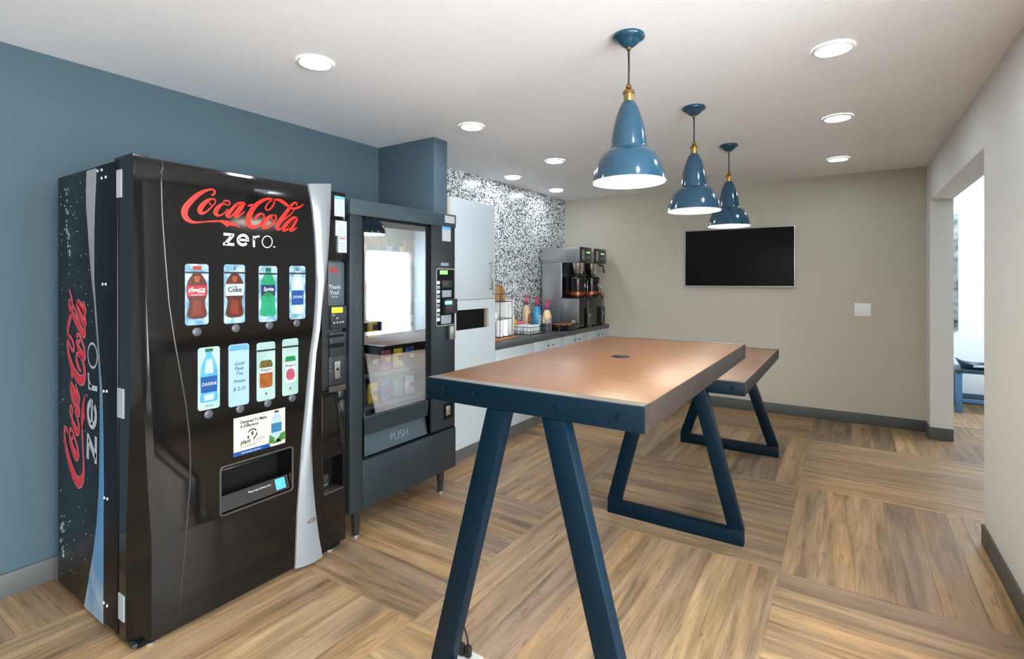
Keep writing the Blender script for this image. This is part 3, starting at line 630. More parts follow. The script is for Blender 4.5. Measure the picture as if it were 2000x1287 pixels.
# ---- script logotype, drawn as brush strokes (u, v, width in logo units: 1 = one photo pixel on the panel)
def SA(pts): return [(340 + x / 14.286, 360 + y / 14.286, w_ / 14.286) for x, y, w_ in pts]
def SB(pts): return [(460 + x / 9.9, 360 + y / 9.9, w_ / 9.9) for x, y, w_ in pts]
LOGO = [SA([(1035, 300, 50), (1090, 285, 62), (1135, 225, 55), (1105, 165, 58), (1030, 142, 52), (950, 155, 66), (820, 200, 95), (680, 280, 125), (540, 390, 150), (420, 515, 168), (330, 630, 180), (287, 740, 188), (285, 820, 182), (315, 910, 160), (375, 980, 130), (455, 1030, 98), (560, 1058, 68), (700, 1058, 45), (850, 1045, 38), (1000, 1035, 42), (1100, 1030, 50), (1250, 1026, 58)]),
        SA([(1080, 420, 40), (990, 420, 66), (880, 490, 118), (775, 600, 148), (718, 700, 152), (735, 785, 120), (815, 805, 72), (900, 760, 52), (1000, 672, 48), (1090, 580, 45), (1145, 500, 40), (1135, 425, 42), (1070, 405, 40)]),
        SA([(980, 490, 30), (1005, 555, 34), (1060, 580, 28), (1110, 560, 26)]),
        SA([(1350, 490, 36), (1440, 458, 48), (1530, 480, 48), (1550, 540, 42), (1500, 585, 34), (1440, 560, 36), (1350, 545, 60), (1270, 600, 100), (1195, 680, 132), (1152, 770, 140), (1175, 840, 105), (1240, 870, 66), (1320, 850, 46), (1410, 790, 40), (1500, 690, 40)]),
        SA([(1950, 525, 46), (1850, 512, 56), (1740, 560, 78), (1640, 660, 92), (1545, 775, 108), (1480, 860, 112), (1495, 905, 66), (1565, 905, 46), (1660, 820, 44), (1790, 650, 44), (1880, 545, 44)]),
        SA([(1975, 520, 60), (1890, 640, 92), (1790, 770, 108), (1712, 875, 120), (1735, 925, 62), (1805, 890, 46), (1890, 820, 40), (1975, 755, 30)]),
        SB([(232, 418, 22), (280, 404, 44), (335, 392, 24)]),
        SB([(350, 715, 8), (385, 645, 46), (440, 592, 58), (500, 568, 40), (545, 595, 30), (543, 665, 30), (505, 740, 36), (440, 798, 46), (360, 828, 62), (290, 815, 84), (245, 755, 106), (246, 660, 110), (292, 540, 104), (370, 425, 90), (470, 342, 74), (570, 293, 54), (670, 281, 40), (738, 310, 32), (740, 370, 30), (702, 440, 34), (640, 495, 32), (590, 490, 30), (580, 440, 30), (620, 370, 28), (690, 312, 28), (780, 296, 36), (860, 312, 56), (940, 362, 66), (1000, 408, 50), (1060, 425, 20)]),
        SB([(745, 600, 34), (680, 606, 52), (600, 676, 76), (545, 760, 86), (530, 825, 74), (575, 848, 46), (650, 818, 36), (730, 740, 34), (780, 660, 30), (768, 605, 30), (720, 594, 30)]),
        SB([(690, 640, 20), (708, 690, 24), (765, 700, 20)]),
        SB([(1180, 410, 28), (1172, 358, 32), (1112, 370, 46), (1050, 440, 62), (970, 552, 76), (880, 680, 86), (812, 788, 88), (795, 848, 72), (838, 868, 42), (900, 840, 28)]),
        SB([(1132, 500, 18), (1060, 582, 25), (965, 662, 25), (900, 722, 18)]),
        SB([(1075, 470, 36), (1150, 466, 46), (1232, 440, 40), (1290, 402, 24), (1322, 374, 6)]),
        SB([(1190, 648, 32), (1120, 642, 46), (1040, 702, 62), (960, 790, 76), (920, 858, 82), (942, 888, 50), (1005, 868, 36), (1090, 760, 34), (1150, 672, 30)]),
        SB([(1190, 652, 46), (1140, 740, 70), (1082, 828, 82), (1062, 882, 72), (1112, 888, 36), (1185, 832, 18)])]
TAIL = [(x, y) for x, y, _ in SA([(1230, 998, 0), (1330, 995, 0), (1450, 1005, 0), (1560, 1035, 0), (1680, 1085, 0), (1760, 1140, 0), (1870, 1240, 0), (1740, 1180, 0), (1640, 1155, 0), (1550, 1150, 0), (1500, 1170, 0), (1455, 1190, 0), (1400, 1130, 0), (1330, 1080, 0), (1260, 1053, 0), (1230, 1050, 0)])]
def Z3(pts): return [(330 + x / 4.0225, 340 + y / 4.0225, w_ / 4.0225) for x, y, w_ in pts]
arc = lambda cx, cy, rx, ry, a0, a1, n=14: [(cx + rx * math.cos(math.radians(a0 + (a1 - a0) * k / n)), cy - ry * math.sin(math.radians(a0 + (a1 - a0) * k / n))) for k in range(n + 1)]
ZERO = [Z3([(428, 471, 22), (470, 475, 22), (512, 480, 22)]), Z3([(497, 484, 26), (470, 516, 26), (442, 548, 26)]), Z3([(424, 548, 22), (468, 551, 22), (512, 554, 22)]),
        Z3([(x, y, 22) for x, y in arc(580, 518, 38, 38, -40, -360)]), Z3([(545, 515, 17), (580, 518, 17), (628, 521, 17)]),
        Z3([(666, 486, 17), (666, 530, 17), (667, 574, 17)]), Z3([(667, 520, 14), (676, 500, 14), (694, 490, 14), (712, 490, 14)]),
        Z3([(x, y, 7.5) for x, y in arc(771, 532, 39, 45, 0, 360, 28)]), Z3([(818, 571, 9), (826, 572, 9), (834, 573, 9)])]
def front3(lift):
    def f(u, v): p = onX(u, v, CXF); p.x = CXF + lift; return p
    return f
mb = MB()
for s_ in LOGO: mb.stroke(s_, front3(0.0012))
mb.poly([front3(0.0012)(u, v) for u, v in TAIL]); mb.build('script_lettering', REDP, coke, label='flowing red script lettering')
mb = MB()
for s_ in ZERO: mb.stroke(s_, front3(0.0012))
mb.build('zero_lettering', WHITEP, coke, label='white rounded lowercase lettering')
mb = MB(); a, b = onX(497, 366.5, CXF), onX(523, 375, CXF); mb.box(CXF, CXF + 0.002, a.y, b.y, b.z - 0.004, a.z - 0.004); mb.build('top_badge', mat('slate_panel'), coke)
# the same lettering turned upright on the near side (reads from bottom to top)
cu, cv = (352 + 592) / 2, 410
def side3(lift):
    # logo units -> panel: u runs up the side, v runs towards the front; sizes taken from the side print
    a, b = onY(150, 952, CY0), onY(128, 566, CY0); zz0, zz1 = a.z, b.z
    xa, xb = onY(126, 760, CY0).x, onY(168.5, 760, CY0).x
    def f(u, v):
        t = (u - 352) / 241; s = (v - (368 + 0.0 * u) - (u - 352) * 0.115) / (448 - 368 - 10)
        s = (v - 366 - (u - 352) * 0.06) / 74
        return Vector((xa + (xb - xa) * s, CY0 - lift, zz0 + (zz1 - zz0) * t))
    return f
def side0(lift):
    a, b = onY(170, 897, CY0), onY(190, 672, CY0); zz0, zz1 = a.z, b.z
    xa, xb = onY(169.5, 780, CY0).x, onY(191, 780, CY0).x
    def f(u, v): return Vector((xa + (xb - xa) * (v - 454 - (u - 435) * 0.04) / 26.5, CY0 - lift, zz0 + (zz1 - zz0) * (u - 435.5) / 96))
    return f
for nm, m_, lift, gr in (('side_outline', mat('pink_outline_print', (206, 160, 172), 0.4), 0.0010, 0.9), ('side_lettering', mat('crimson_print', (206, 34, 48), 0.35), 0.0020, 0.0)):
    mb = MB()
    for s_ in LOGO: mb.stroke(s_, side3(lift), gr)
    mb.poly([side3(lift)(u, v) for u, v in TAIL]); mb.build(nm, m_, coke)
mb = MB()
for s_ in ZERO[:-1]: mb.stroke(s_, side0(0.0012))
mb.build('side_zero_lettering', WHITEP, coke)

# ---- product cards with printed bottles and cans
def ice_material(name, c0, c1, scale=28):
    m = bpy.data.materials.new(name); m.use_nodes = True; nt = m.node_tree; b = nt.nodes['Principled BSDF']; N = nt.nodes.new; Lk = nt.links.new
    tc = N('ShaderNodeTexCoord'); v = N('ShaderNodeTexVoronoi'); v.inputs['Scale'].default_value = scale; Lk(tc.outputs['Object'], v.inputs['Vector'])
    r = N('ShaderNodeValToRGB'); r.color_ramp.elements[0].color = rgb(*c0); r.color_ramp.elements[1].color = rgb(*c1); r.color_ramp.elements[1].position = 0.8
    Lk(v.outputs['Distance'], r.inputs[0]); Lk(r.outputs[0], b.inputs['Base Color']); b.inputs['Roughness'].default_value = 0.25
    return m
ICE = ice_material('ice_print', (156, 174, 182), (76, 114, 132))
MINT = ice_material('pale_mint_print', (146, 164, 156), (120, 146, 140), 9)
SKYC = mat('pale_blue_card', (122, 148, 168), 0.3, var=0.06, vscale=4)
def shape(prof, y0, w_, z0, h, X, name, m, parent):
    """symmetrical printed outline: prof = (height 0..1, half width 0..1)"""
    yc = y0 + w_ / 2
    l = [(X, yc - hw * w_ / 2, z0 + t * h) for t, hw in prof]; r_ = [(X, yc + hw * w_ / 2, z0 + t * h) for t, hw in prof]
    mb = MB(); q = [(mb.bm.verts.new(p), mb.bm.verts.new(s)) for p, s in zip(l, r_)]
    for a, b in zip(q, q[1:]): mb.bm.faces.new((a[0], b[0], b[1], a[1]))
    return mb.build(name, m, parent)
CONTOUR = [(0.1, 0.321), (0.115, 0.663), (0.14, 0.813), (0.19, 0.856), (0.24, 0.813), (0.3, 0.706), (0.38, 0.674), (0.43, 0.749), (0.47, 0.845), (0.56, 0.877), (0.66, 0.856), (0.72, 0.77), (0.78, 0.589), (0.82, 0.428), (0.845, 0.321)]
PET = [(0.1, 0.456), (0.11, 0.707), (0.15, 0.844), (0.2, 0.866), (0.24, 0.775), (0.28, 0.73), (0.42, 0.752), (0.7, 0.752), (0.76, 0.684), (0.82, 0.502), (0.87, 0.319), (0.92, 0.274)]
BIGPET = [(0.12, 0.657), (0.135, 0.784), (0.2, 0.827), (0.25, 0.784), (0.27, 0.742), (0.46, 0.763), (0.56, 0.784), (0.66, 0.742), (0.76, 0.572), (0.84, 0.382), (0.88, 0.276), (0.92, 0.265)]
CAN = [(0.22, 0.52), (0.235, 0.62), (0.25, 0.70), (0.62, 0.70), (0.66, 0.62), (0.69, 0.52)]
def band(prof, a, b):
    def hw(t):
        for (t0, h0), (t1, h1) in zip(prof, prof[1:]):
            if t0 <= t <= t1: return h0 + (h1 - h0) * (t - t0) / (t1 - t0)
        return prof[-1][1]
    return [(a, hw(a))] + [p for p in prof if a < p[0] < b] + [(b, hw(b))]
P_ = lambda n, c, **k: mat(n, tuple(int(v * 0.69) for v in c), 0.28, **k)
COLA = P_('cola_print', (92, 30, 16), var=0.35, vscale=26); LABR = P_('red_label_print', (196, 24, 30)); LABW = P_('silver_label_print', (214, 224, 226))
GREEN = P_('green_bottle_print', (30, 168, 118), var=0.2, vscale=30); NAVYL = P_('navy_label_print', (22, 42, 92)); DGREEN = P_('dark_green_print', (16, 92, 64))
AQUA = P_('aqua_bottle_print', (92, 178, 216), var=0.25, vscale=18); BLUEL = P_('blue_label_print', (16, 84, 160), var=0.15, vscale=40); PALEW = P_('clear_bottle_print', (196, 226, 240), var=0.1, vscale=18)
ORANGE = P_('orange_can_print', (172, 92, 34), var=0.3, vscale=40); OLIVE = P_('olive_can_print', (108, 92, 40), var=0.3, vscale=60); PINK = P_('pink_fruit_print', (196, 84, 110), var=0.25, vscale=50)
INK = P_('dark_ink_print', (28, 32, 38)); LEAF = P_('leaf_green_print', (70, 138, 52), var=0.25, vscale=40)
XF = CXF + 0.0022
BTN = mat('grey_button', (66, 66, 70), 0.4, metal=0.2)
def card(x0, y0, x1, y1, m, kind, label, bx, by):
    a, b = onX(x0, y0, CXF), onX(x1, y1, CXF); y_, w_, z_, h_ = a.y, b.y - a.y, b.z, a.z - b.z
    mb = MB().prism([(CXF, u, v) for u, v in rrect(y_, y_ + w_, z_, z_ + h_, 0.011)], (0.0018, 0, 0))
    c = mb.build('product_card', m, coke, label=label)
    sh = lambda prof, nm, mm, k=0: shape(prof, y_, w_, z_, h_, XF + k * 0.0005, nm, mm, c)
    tx = lambda body, mm, v, size, k=3, shear=0.0, sx=1.0, bold=0.0: text_on('print_lettering', body, mm, c, lambda uu, vv: Vector((XF + k * 0.0005, uu, vv)), y_ + w_ / 2, z_ + v * h_, size, 'CENTER', shear, sx, bold)
    if kind in ('cola', 'diet', 'lime', 'water'): sh([(0.845, 1.0), (0.873, 1.0)], 'price_strip', INK, 3)
    if kind == 'cola':
        sh(CONTOUR, 'bottle_print', COLA); sh(band(CONTOUR, 0.47, 0.65), 'label_print', LABR, 1); sh([(0.905, 0.36), (0.965, 0.36)], 'cap_print', LABR, 1)
        lm = MB(); k_ = w_ * 0.74 / 241; yo, zo = y_ + w_ * 0.13, z_ + 0.615 * h_
        for s_ in LOGO: lm.stroke([(u, v, wd * 1.25) for u, v, wd in s_], lambda u, v: Vector((XF + 0.0016, yo + (u - 352) * k_, zo - (v - 368 - (u - 352) * 0.06) * k_ * 1.15)), sub=2)
        lm.build('print_lettering', WHITEP, c); sh([(0.488, 0.70), (0.498, 0.40)], 'wave_print', WHITEP, 2); sh([(0.70, 0.16), (0.80, 0.26)], 'glint_print', P_('amber_print', (176, 84, 28)), 1)
        sh([(0.16, 0.45), (0.40, 0.30)], 'glint_print', P_('russet_print', (140, 48, 22), var=0.3, vscale=40), 1)
    elif kind == 'diet':
        sh(CONTOUR, 'bottle_print', COLA); sh(band(CONTOUR, 0.47, 0.67), 'label_print', LABW, 1); tx('Coke', INK, 0.535, 0.030, sx=0.9, bold=0.0006); tx('Diet', INK, 0.61, 0.012)
        sh([(0.70, 0.16), (0.80, 0.26)], 'glint_print', P_('amber_print', (176, 84, 28)), 1); sh([(0.905, 0.05), (0.955, 0.05)], 'cap_print', INK, 1); sh([(0.16, 0.45), (0.40, 0.30)], 'glint_print', MATS['russet_print'], 1)
    elif kind == 'lime':
        sh(PET, 'bottle_print', GREEN); sh(band(PET, 0.46, 0.66), 'label_print', NAVYL, 1); sh([(0.46, 0.66), (0.50, 0.5), (0.53, 0.1)], 'label_green', P_('bright_green_print', (20, 140, 70)), 2)
        sh([(0.905, 0.30), (0.965, 0.30)], 'cap_print', DGREEN, 1); tx('Sprite', WHITEP, 0.555, 0.024, shear=0.25, sx=0.85, bold=0.0004)
    elif kind == 'water':
        sh(PET, 'bottle_print', PALEW); sh(band(PET, 0.27, 0.54), 'label_print', BLUEL, 1); sh([(0.905, 0.24), (0.96, 0.24)], 'cap_print', P_('sea_green_print', (70, 140, 130)), 1); tx('DASANI', WHITEP, 0.395, 0.018, sx=0.8)
        sh([(0.12, 0.42), (0.25, 0.42)], 'glint_print', WHITEP, 1); sh([(0.58, 0.4), (0.78, 0.34)], 'glint_print', WHITEP, 1)
    elif kind == 'bigwater':
        sh(BIGPET, 'bottle_print', AQUA); sh(band(BIGPET, 0.275, 0.53), 'label_print', BLUEL, 1); sh([(0.925, 0.34), (0.975, 0.36)], 'cap_print', DGREEN, 1); tx('DASANI', WHITEP, 0.385, 0.020, sx=0.8)
        sh([(0.58, 0.40), (0.80, 0.28)], 'glint_print', PALEW, 1); sh([(0.15, 0.45), (0.24, 0.45)], 'glint_print', PALEW, 1); tx('20 fl oz', INK, 0.05, 0.010)
    elif kind == 'note':
        sh([(0.90, 0.97), (0.985, 0.80)], 'tear_strip', P_('mid_blue_print', (104, 176, 216)), 1)
        hand = P_('marker_ink', (74, 82, 96))
        for body, v in (('Gold', 0.66), ('Peak', 0.58), ('Tea', 0.50), ('Sweet', 0.38), ('$ 2.25', 0.25)): tx(body, hand, v, 0.021, shear=0.25)
    else:
        sh(CAN, 'can_print', ORANGE if kind == 'orange' else LABW, 0); sh([(0.62 if kind == 'orange' else 0.60, 0.68), (0.66, 0.62), (0.69, 0.5)], 'can_top_print', OLIVE if kind == 'orange' else P_('bright_green_print', (20, 140, 70)), 1)
        if kind == 'orange': sh([(0.56, 0.70), (0.62, 0.70)], 'can_shade_print', OLIVE, 1)
        else: sh([(0.27, 0.3), (0.33, 0.55), (0.42, 0.5), (0.47, 0.2)], 'fruit_print', PINK, 1)
        sh([(0.475, 0.72), (0.565, 0.72)], 'label_print', WHITEP, 2); tx("Welch's", INK, 0.50, 0.021, sx=0.85, bold=0.0004)
        sh([(0.845, 1.0), (0.875, 1.0)], 'price_strip', INK, 3); sh([(0.10, 0.08), (0.135, 0.08)], 'small_print', INK, 1)
    q = onX(bx, by, CXF); MB().lathe([(0.0175, 0), (0.0175, 0.004), (0.014, 0.0065), (0.006, 0.0065)], q, 20, 'x').build('select_button', BTN, coke, 50)
card(361, 515, 407, 633, ICE, 'cola', 'card showing a dark cola bottle with red label', 384, 648)
card(437, 516, 478, 630, ICE, 'diet', 'card showing a dark cola bottle with silver label', 460, 641)
card(505, 519, 541, 627, ICE, 'lime', 'card showing a green bottle with navy label', 525.5, 635.5)
card(565, 519, 596, 622, ICE, 'water', 'card showing a clear bottle with blue label', 579, 631)
card(386, 680, 429, 795, MINT, 'bigwater', 'card showing a large blue water bottle', 407, 809)
card(446, 674, 486, 788, SKYC, 'note', 'pale blue card with handwritten words', 468.5, 798.5)
card(501, 670, 537, 778, MINT, 'orange', 'card showing an orange juice can', 522.5, 787.5)
card(551, 663, 582, 768, MINT, 'fruit', 'card showing a white can with pink fruit', 570, 777.5)
# recycling sticker
a, b = onX(456, 816, CXF), onX(556.5, 866, CXF); SY0, SY1, SZ1 = a.y, b.y, a.z - 0.004; SZ0 = onX(457, 893, CXF).z
st = MB().box(CXF, CXF + 0.0016, SY0, SY1, SZ0, SZ1).build('recycling_sticker', mat('cream_sticker', (162, 160, 152), 0.4), coke, label='cream sticker with a plastic bottle and green leaves')
SX = CXF + 0.0021; sp = lambda u, v: Vector((SX, SY0 + u * (SY1 - SY0), SZ0 + v * (SZ1 - SZ0)))
spl = lambda u, v: Vector((SX, u, v))
MB().poly([sp(0, 0), sp(0.70, 0), sp(0.66, 0.11), sp(0, 0.11)]).build('blue_strip', BLUEL, st)
text_on('sticker_lettering', 'Designed To Make\nA Difference', INK, st, spl, SY0 + 0.028, SZ0 + 0.82 * (SZ1 - SZ0), 0.0185, sx=0.86, bold=0.0005)
text_on('sticker_lettering', 'plant', P_('olive_ink', (62, 70, 50)), st, spl, SY0 + 0.030, SZ0 + 0.285 * (SZ1 - SZ0), 0.0235, sx=0.95, bold=0.0007)
text_on('sticker_lettering', 'bottle', P_('grey_ink', (150, 154, 150)), st, spl, SY0 + 0.086, SZ0 + 0.285 * (SZ1 - SZ0), 0.0235, sx=0.95)
text_on('sticker_lettering', 'Up to 30% plant-based material\n100% recyclable bottle', P_('olive_ink', (62, 70, 50)), st, spl, SY0 + 0.030, SZ0 + 0.225 * (SZ1 - SZ0), 0.0075)
text_on('sticker_lettering', 'plantbottle recycles', WHITEP, st, lambda u, v: Vector((SX + 0.0004, u, v)), SY0 + 0.034, SZ0 + 0.03 * (SZ1 - SZ0), 0.011)
mb = MB(); cy_, cz_ = SY0 + 0.082, SZ0 + 0.49 * (SZ1 - SZ0)
for a0, a1 in ((30, 150), (-80, 5)): mb.stroke([(cy_ + 0.021 * math.cos(math.radians(a0 + (a1 - a0) * k / 6)), cz_ + 0.021 * math.sin(math.radians(a0 + (a1 - a0) * k / 6)), 0.006) for k in range(7)], spl)
for dy_, dz_, s_ in ((0.0, 0.003, 0.013), (-0.018, -0.010, 0.011)): mb.poly([spl(cy_ + dy_, cz_ + dz_ - s_), spl(cy_ + dy_ + s_ * .45, cz_ + dz_), spl(cy_ + dy_, cz_ + dz_ + s_), spl(cy_ + dy_ - s_ * .45, cz_ + dz_)])
mb.build('recycle_emblem', P_('olive_ink', (62, 70, 50)), st)
shape([(t, h) for t, h in PET], SY1 - 0.078, 0.068, SZ0 + 0.004, 0.160, SX + 0.0004, 'bottle_print', PALEW, st); shape(band(PET, 0.36, 0.62), SY1 - 0.078, 0.068, SZ0 + 0.004, 0.160, SX + 0.0008, 'label_print', P_('sticker_blue', (58, 128, 176)), st)
shape([(0.92, 0.3), (0.97, 0.3)], SY1 - 0.078, 0.068, SZ0 + 0.004, 0.160, SX + 0.0008, 'cap_print', INK, st)
for pts in ([(0.66, 0.08), (0.76, 0.10), (0.78, 0.22), (0.68, 0.34)], [(0.80, 0.08), (0.99, 0.12), (0.99, 0.34), (0.90, 0.30)], [(0.72, 0.06), (0.93, 0.08), (0.84, 0.20)]):
    mb = MB(); mb.poly([sp(u, v) + Vector((0.0012, 0, 0)) for u, v in pts]); mb.build('leaf_print', LEAF, st)

# ------------------------------------------------------------------ snack vending machine
SLATE = mat('slate_steel', (27, 36, 41), 0.38, spec=0.45, var=0.04)
SLATEL = mat('slate_header', (46, 58, 65), 0.38, spec=0.45, var=0.03)
DARKS = mat('dark_slate', (34, 40, 46), 0.4)
sx0, sxf, sy0, sy1, sz0, sz1 = -2.96, -2.2, 1.812, 2.688, 0.152, 1.829
dx = -2.262
sn = thing('snack_vending_machine', (-2.58, 2.25, 0), 'slate grey glass-fronted snack vending machine on short legs', 'vending machine', 'vending machines along the blue wall')
MB().box(sx0, sx0 + 0.02, sy0, sy1, sz0, sz1).build('back_panel', DARKS, sn)
MB().box(sx0 + 0.02, dx, sy0, sy0 + 0.018, sz0, sz1 - 0.002).build('side_panel', DARKS, sn)
MB().box(sx0 + 0.02, dx, sy1 - 0.018, sy1, sz0, sz1 - 0.002).build('side_panel', DARKS, sn)
MB().box(sx0 + 0.02, dx, sy0 + 0.018, sy1 - 0.018, sz1 - 0.022, sz1 - 0.002).build('top_panel', DARKS, sn)
MB().box(sx0 + 0.02, dx, sy0 + 0.018, sy1 - 0.018, sz0, sz0 + 0.02).build('bottom_panel', DARKS, sn)
GY0, GY1, GZ0, GZ1 = 1.897, 2.446, 0.648, 1.742
MB().box(dx, sxf + 0.004, sy0, sy1, GZ1, sz1, 0.006).build('header', SLATEL, sn, 30)
MB().box(dx, sxf, sy0, GY0, sz0 + 0.002, GZ1, 0.004).build('door_stile', SLATE, sn, 30)
MB().box(dx, sxf, GY1, sy1 - 0.022, 0.43, GZ1, 0.003).build('control_column', SLATE, sn, 30)
MB().box(dx, sxf - 0.010, sy1 - 0.022, sy1, sz0 + 0.002, GZ1, 0.0).build('edge_trim', mat('deep_black'), sn)
MB().box(dx, sxf + 0.002, GY0, sy1 - 0.002, sz0, 0.415, 0.004).build('kick_panel', SLATE, sn, 30)
MB().box(dx, sxf - 0.012, sy1 - 0.17, sy1, 0.417, 0.429).build('seam_strip', mat('deep_black'), sn)
# glass and its dark gasket
gk = MB()
gk.box(sxf - 0.030, sxf - 0.004, GY0, GY0 + 0.014, 0.43, GZ1); gk.box(sxf - 0.030, sxf - 0.004, GY1 - 0.022, GY1, 0.43, GZ1); gk.box(sxf - 0.030, sxf - 0.004, GY0, GY1, GZ1 - 0.012, GZ1)
gk.build('gasket', mat('deep_black'), sn)
def glass_material():
    m = bpy.data.materials.new('tinted_glass'); m.use_nodes = True; nt = m.node_tree; nt.nodes.clear(); N = nt.nodes.new; Lk = nt.links.new
    out = N('ShaderNodeOutputMaterial'); tr = N('ShaderNodeBsdfTransparent'); tr.inputs[0].default_value = (0.80, 0.83, 0.85, 1)
    gl = N('ShaderNodeBsdfGlossy'); gl.inputs['Roughness'].default_value = 0.02; gl.inputs['Color'].default_value = (0.95, 0.97, 1, 1)
    n = N('ShaderNodeTexNoise'); n.inputs['Scale'].default_value = 2.5; bp = N('ShaderNodeBump'); bp.inputs['Strength'].default_value = 0.02; bp.inputs['Distance'].default_value = 0.02; Lk(n.outputs[0], bp.inputs['Height']); Lk(bp.outputs[0], gl.inputs['Normal'])
    fr = N('ShaderNodeLayerWeight'); fr.inputs['Blend'].default_value = 0.5
    fm = N('ShaderNodeMath'); fm.operation = 'MULTIPLY'; fm.inputs[1].default_value = 0.35; Lk(fr.outputs['Facing'], fm.inputs[0])
    ad = N('ShaderNodeMath'); ad.operation = 'ADD'; ad.inputs[1].default_value = 0.20; ad.use_clamp = True; Lk(fm.outputs[0], ad.inputs[0])
    mx = N('ShaderNodeMixShader'); Lk(ad.outputs[0], mx.inputs[0]); Lk(tr.outputs[0], mx.inputs[1]); Lk(gl.outputs[0], mx.inputs[2]); Lk(mx.outputs[0], out.inputs[0])
    return m
MB().box(sxf - 0.020, sxf - 0.016, GY0 + 0.014, GY1 - 0.022, GZ0, GZ1 - 0.012).build('glass', glass_material(), sn)
# delivery: sloping upper board and push flap with its lettering
MB().prism([(sxf - 0.030, GY0 + 0.012, GZ0), (sxf - 0.002, GY0 + 0.012, GZ0 - 0.006), (sxf - 0.010, GY0 + 0.012, 0.545), (sxf - 0.030, GY0 + 0.012, 0.545)], (0, GY1 - GY0 - 0.034, 0)).build('delivery_board', SLATE, sn)
MB().prism([(sxf - 0.036, GY0 + 0.012, 0.543), (sxf - 0.012, GY0 + 0.012, 0.430), (sxf - 0.03, GY0 + 0.012, 0.430), (sxf - 0.05, GY0 + 0.012, 0.543)], (0, GY1 - GY0 - 0.034, 0)).build('push_flap', SLATEL, sn)
pf = lambda u, v: Vector((sxf - 0.036 + (0.543 - v) * 0.2124 + 0.001, u, v))
text_on('push_lettering', 'PUSH', mat('dim_print', (112, 122, 130), 0.5), sn, pf, (GY0 + GY1) / 2 + 0.02, 0.462, 0.062, 'CENTER', bold=-0.001)
for y in (GY0, GY1 - 0.022): MB().box(sxf - 0.03, sxf - 0.004, y, y + 0.012, 0.424, GZ0 - 0.002).build('chute_side', mat('deep_black'), sn)
# legs
for x, y in ((sxf - 0.045, sy0 + 0.075), (sxf - 0.045, sy1 - 0.105), (sx0 + 0.06, sy0 + 0.075), (sx0 + 0.06, sy1 - 0.105)):
    l = MB().lathe([(0.017, 0.012), (0.027, sz0 - 0.004), (0.030, sz0)], (x, y, 0), 16).build('leg', mat('dark_leg', (44, 46, 46), 0.3, metal=0.4), sn, 40)
    MB().lathe([(0.020, 0), (0.020, 0.008), (0.015, 0.013)], (x, y, 0), 12).build('levelling_foot', mat('brushed_metal'), l, 40)
# controls
MB().box(sxf + 0.004, sxf + 0.0055, *[f for f in (onX(868, 421, sxf).y, onX(886.5, 421, sxf).y)], onX(877, 437, sxf).z + 0.004, onX(877, 421, sxf).z - 0.004).build('maker_label', PAPER, sn)
ns = plate('notice', PAPER, 863.5, 440, 880, 472, sxf, 0.0012, sn, label='pale notice with a blue heading')
plate('heading', mat('sky_blue_print'), 863.8, 440.5, 879.7, 449, sxf + 0.0014, 0.0003, ns)
plate('small_label', mat('grey_print'), 861, 513, 876, 519.5, sxf, 0.001, sn)
bz = plate('keypad_panel', mat('deep_black'), 851, 525, 886.5, 633, sxf, 0.004, sn, 0.002)
a, b = onX(851, 525, sxf), onX(886.5, 633, sxf)
fr_ = MB()
for p0, p1 in (((a.y, a.z), (b.y, a.z)), ((b.y, a.z), (b.y, b.z)), ((b.y, b.z), (a.y, b.z)), ((a.y, b.z), (a.y, a.z))):
    fr_.box(sxf + 0.002, sxf + 0.008, min(p0[0], p1[0]) - 0.003, max(p0[0], p1[0]) + 0.003, min(p0[1], p1[1]) - 0.003, max(p0[1], p1[1]) + 0.003)
fr_.build('silver_border', mat('brushed_metal'), bz)
KX = sxf + 0.0042
plate('green_display', mat('green_display2', (110, 170, 90), 0.3, emit=(120, 190, 100), estr=0.4), 859, 528, 874, 536, KX, 0.002, bz)
for k in range(9): plate('key', GREYP if k % 2 else mat('pale_rivet'), 852.5, 549 + k * 9, 858.5, 555 + k * 9, KX, 0.003, bz)
plate('bill_acceptor', mat('satin_black'), 861.5, 548, 881, 562, KX, 0.012, bz, 0.002)
plate('bill_tongue', mat('grey_print'), 863, 567, 880, 580, KX, 0.008, bz, 0.001)
cr_ = plate('card_reader', mat('satin_black'), 864, 584, 886, 611, KX, 0.035, bz, 0.004)
plate('reader_display', mat('pale_teal_display', (120, 170, 180), 0.3, emit=(120, 180, 190), estr=0.25), 869, 588, 883, 594, KX + 0.0355, 0.001, cr_)
plate('coin_slot_plate', mat('grey_print'), 861, 616, 880, 631, KX, 0.006, bz, 0.001)
hd = plate('lock_handle', mat('satin_black'), 872, 639, 880, 661, sxf, 0.02, sn, 0.003)
plate('handle_grip', mat('brushed_metal'), 876, 637, 886, 662, sxf + 0.012, 0.016, hd, 0.004)
cu_ = plate('coin_return', mat('deep_black'), 866, 789, 884, 814, sxf, 0.004, sn, 0.001)
plate('coin_flap', mat('brushed_metal'), 871, 794, 879.5, 809, sxf + 0.004, 0.003, cu_, 0.001)
MB().box(sxf - 0.066, sxf - 0.056, GY0 - 0.03, GY0 - 0.012, GZ0 + 0.05, GZ1 - 0.04).build('interior_lamp', mat('cabinet_lamp', (240, 240, 235), 0.5, emit=(255, 246, 230), estr=0.9), sn)
MB().box(sxf - 0.066, sxf - 0.056, GY1 + 0.012, GY1 + 0.03, GZ0 + 0.05, GZ1 - 0.04).build('interior_lamp', mat('cabinet_lamp'), sn)
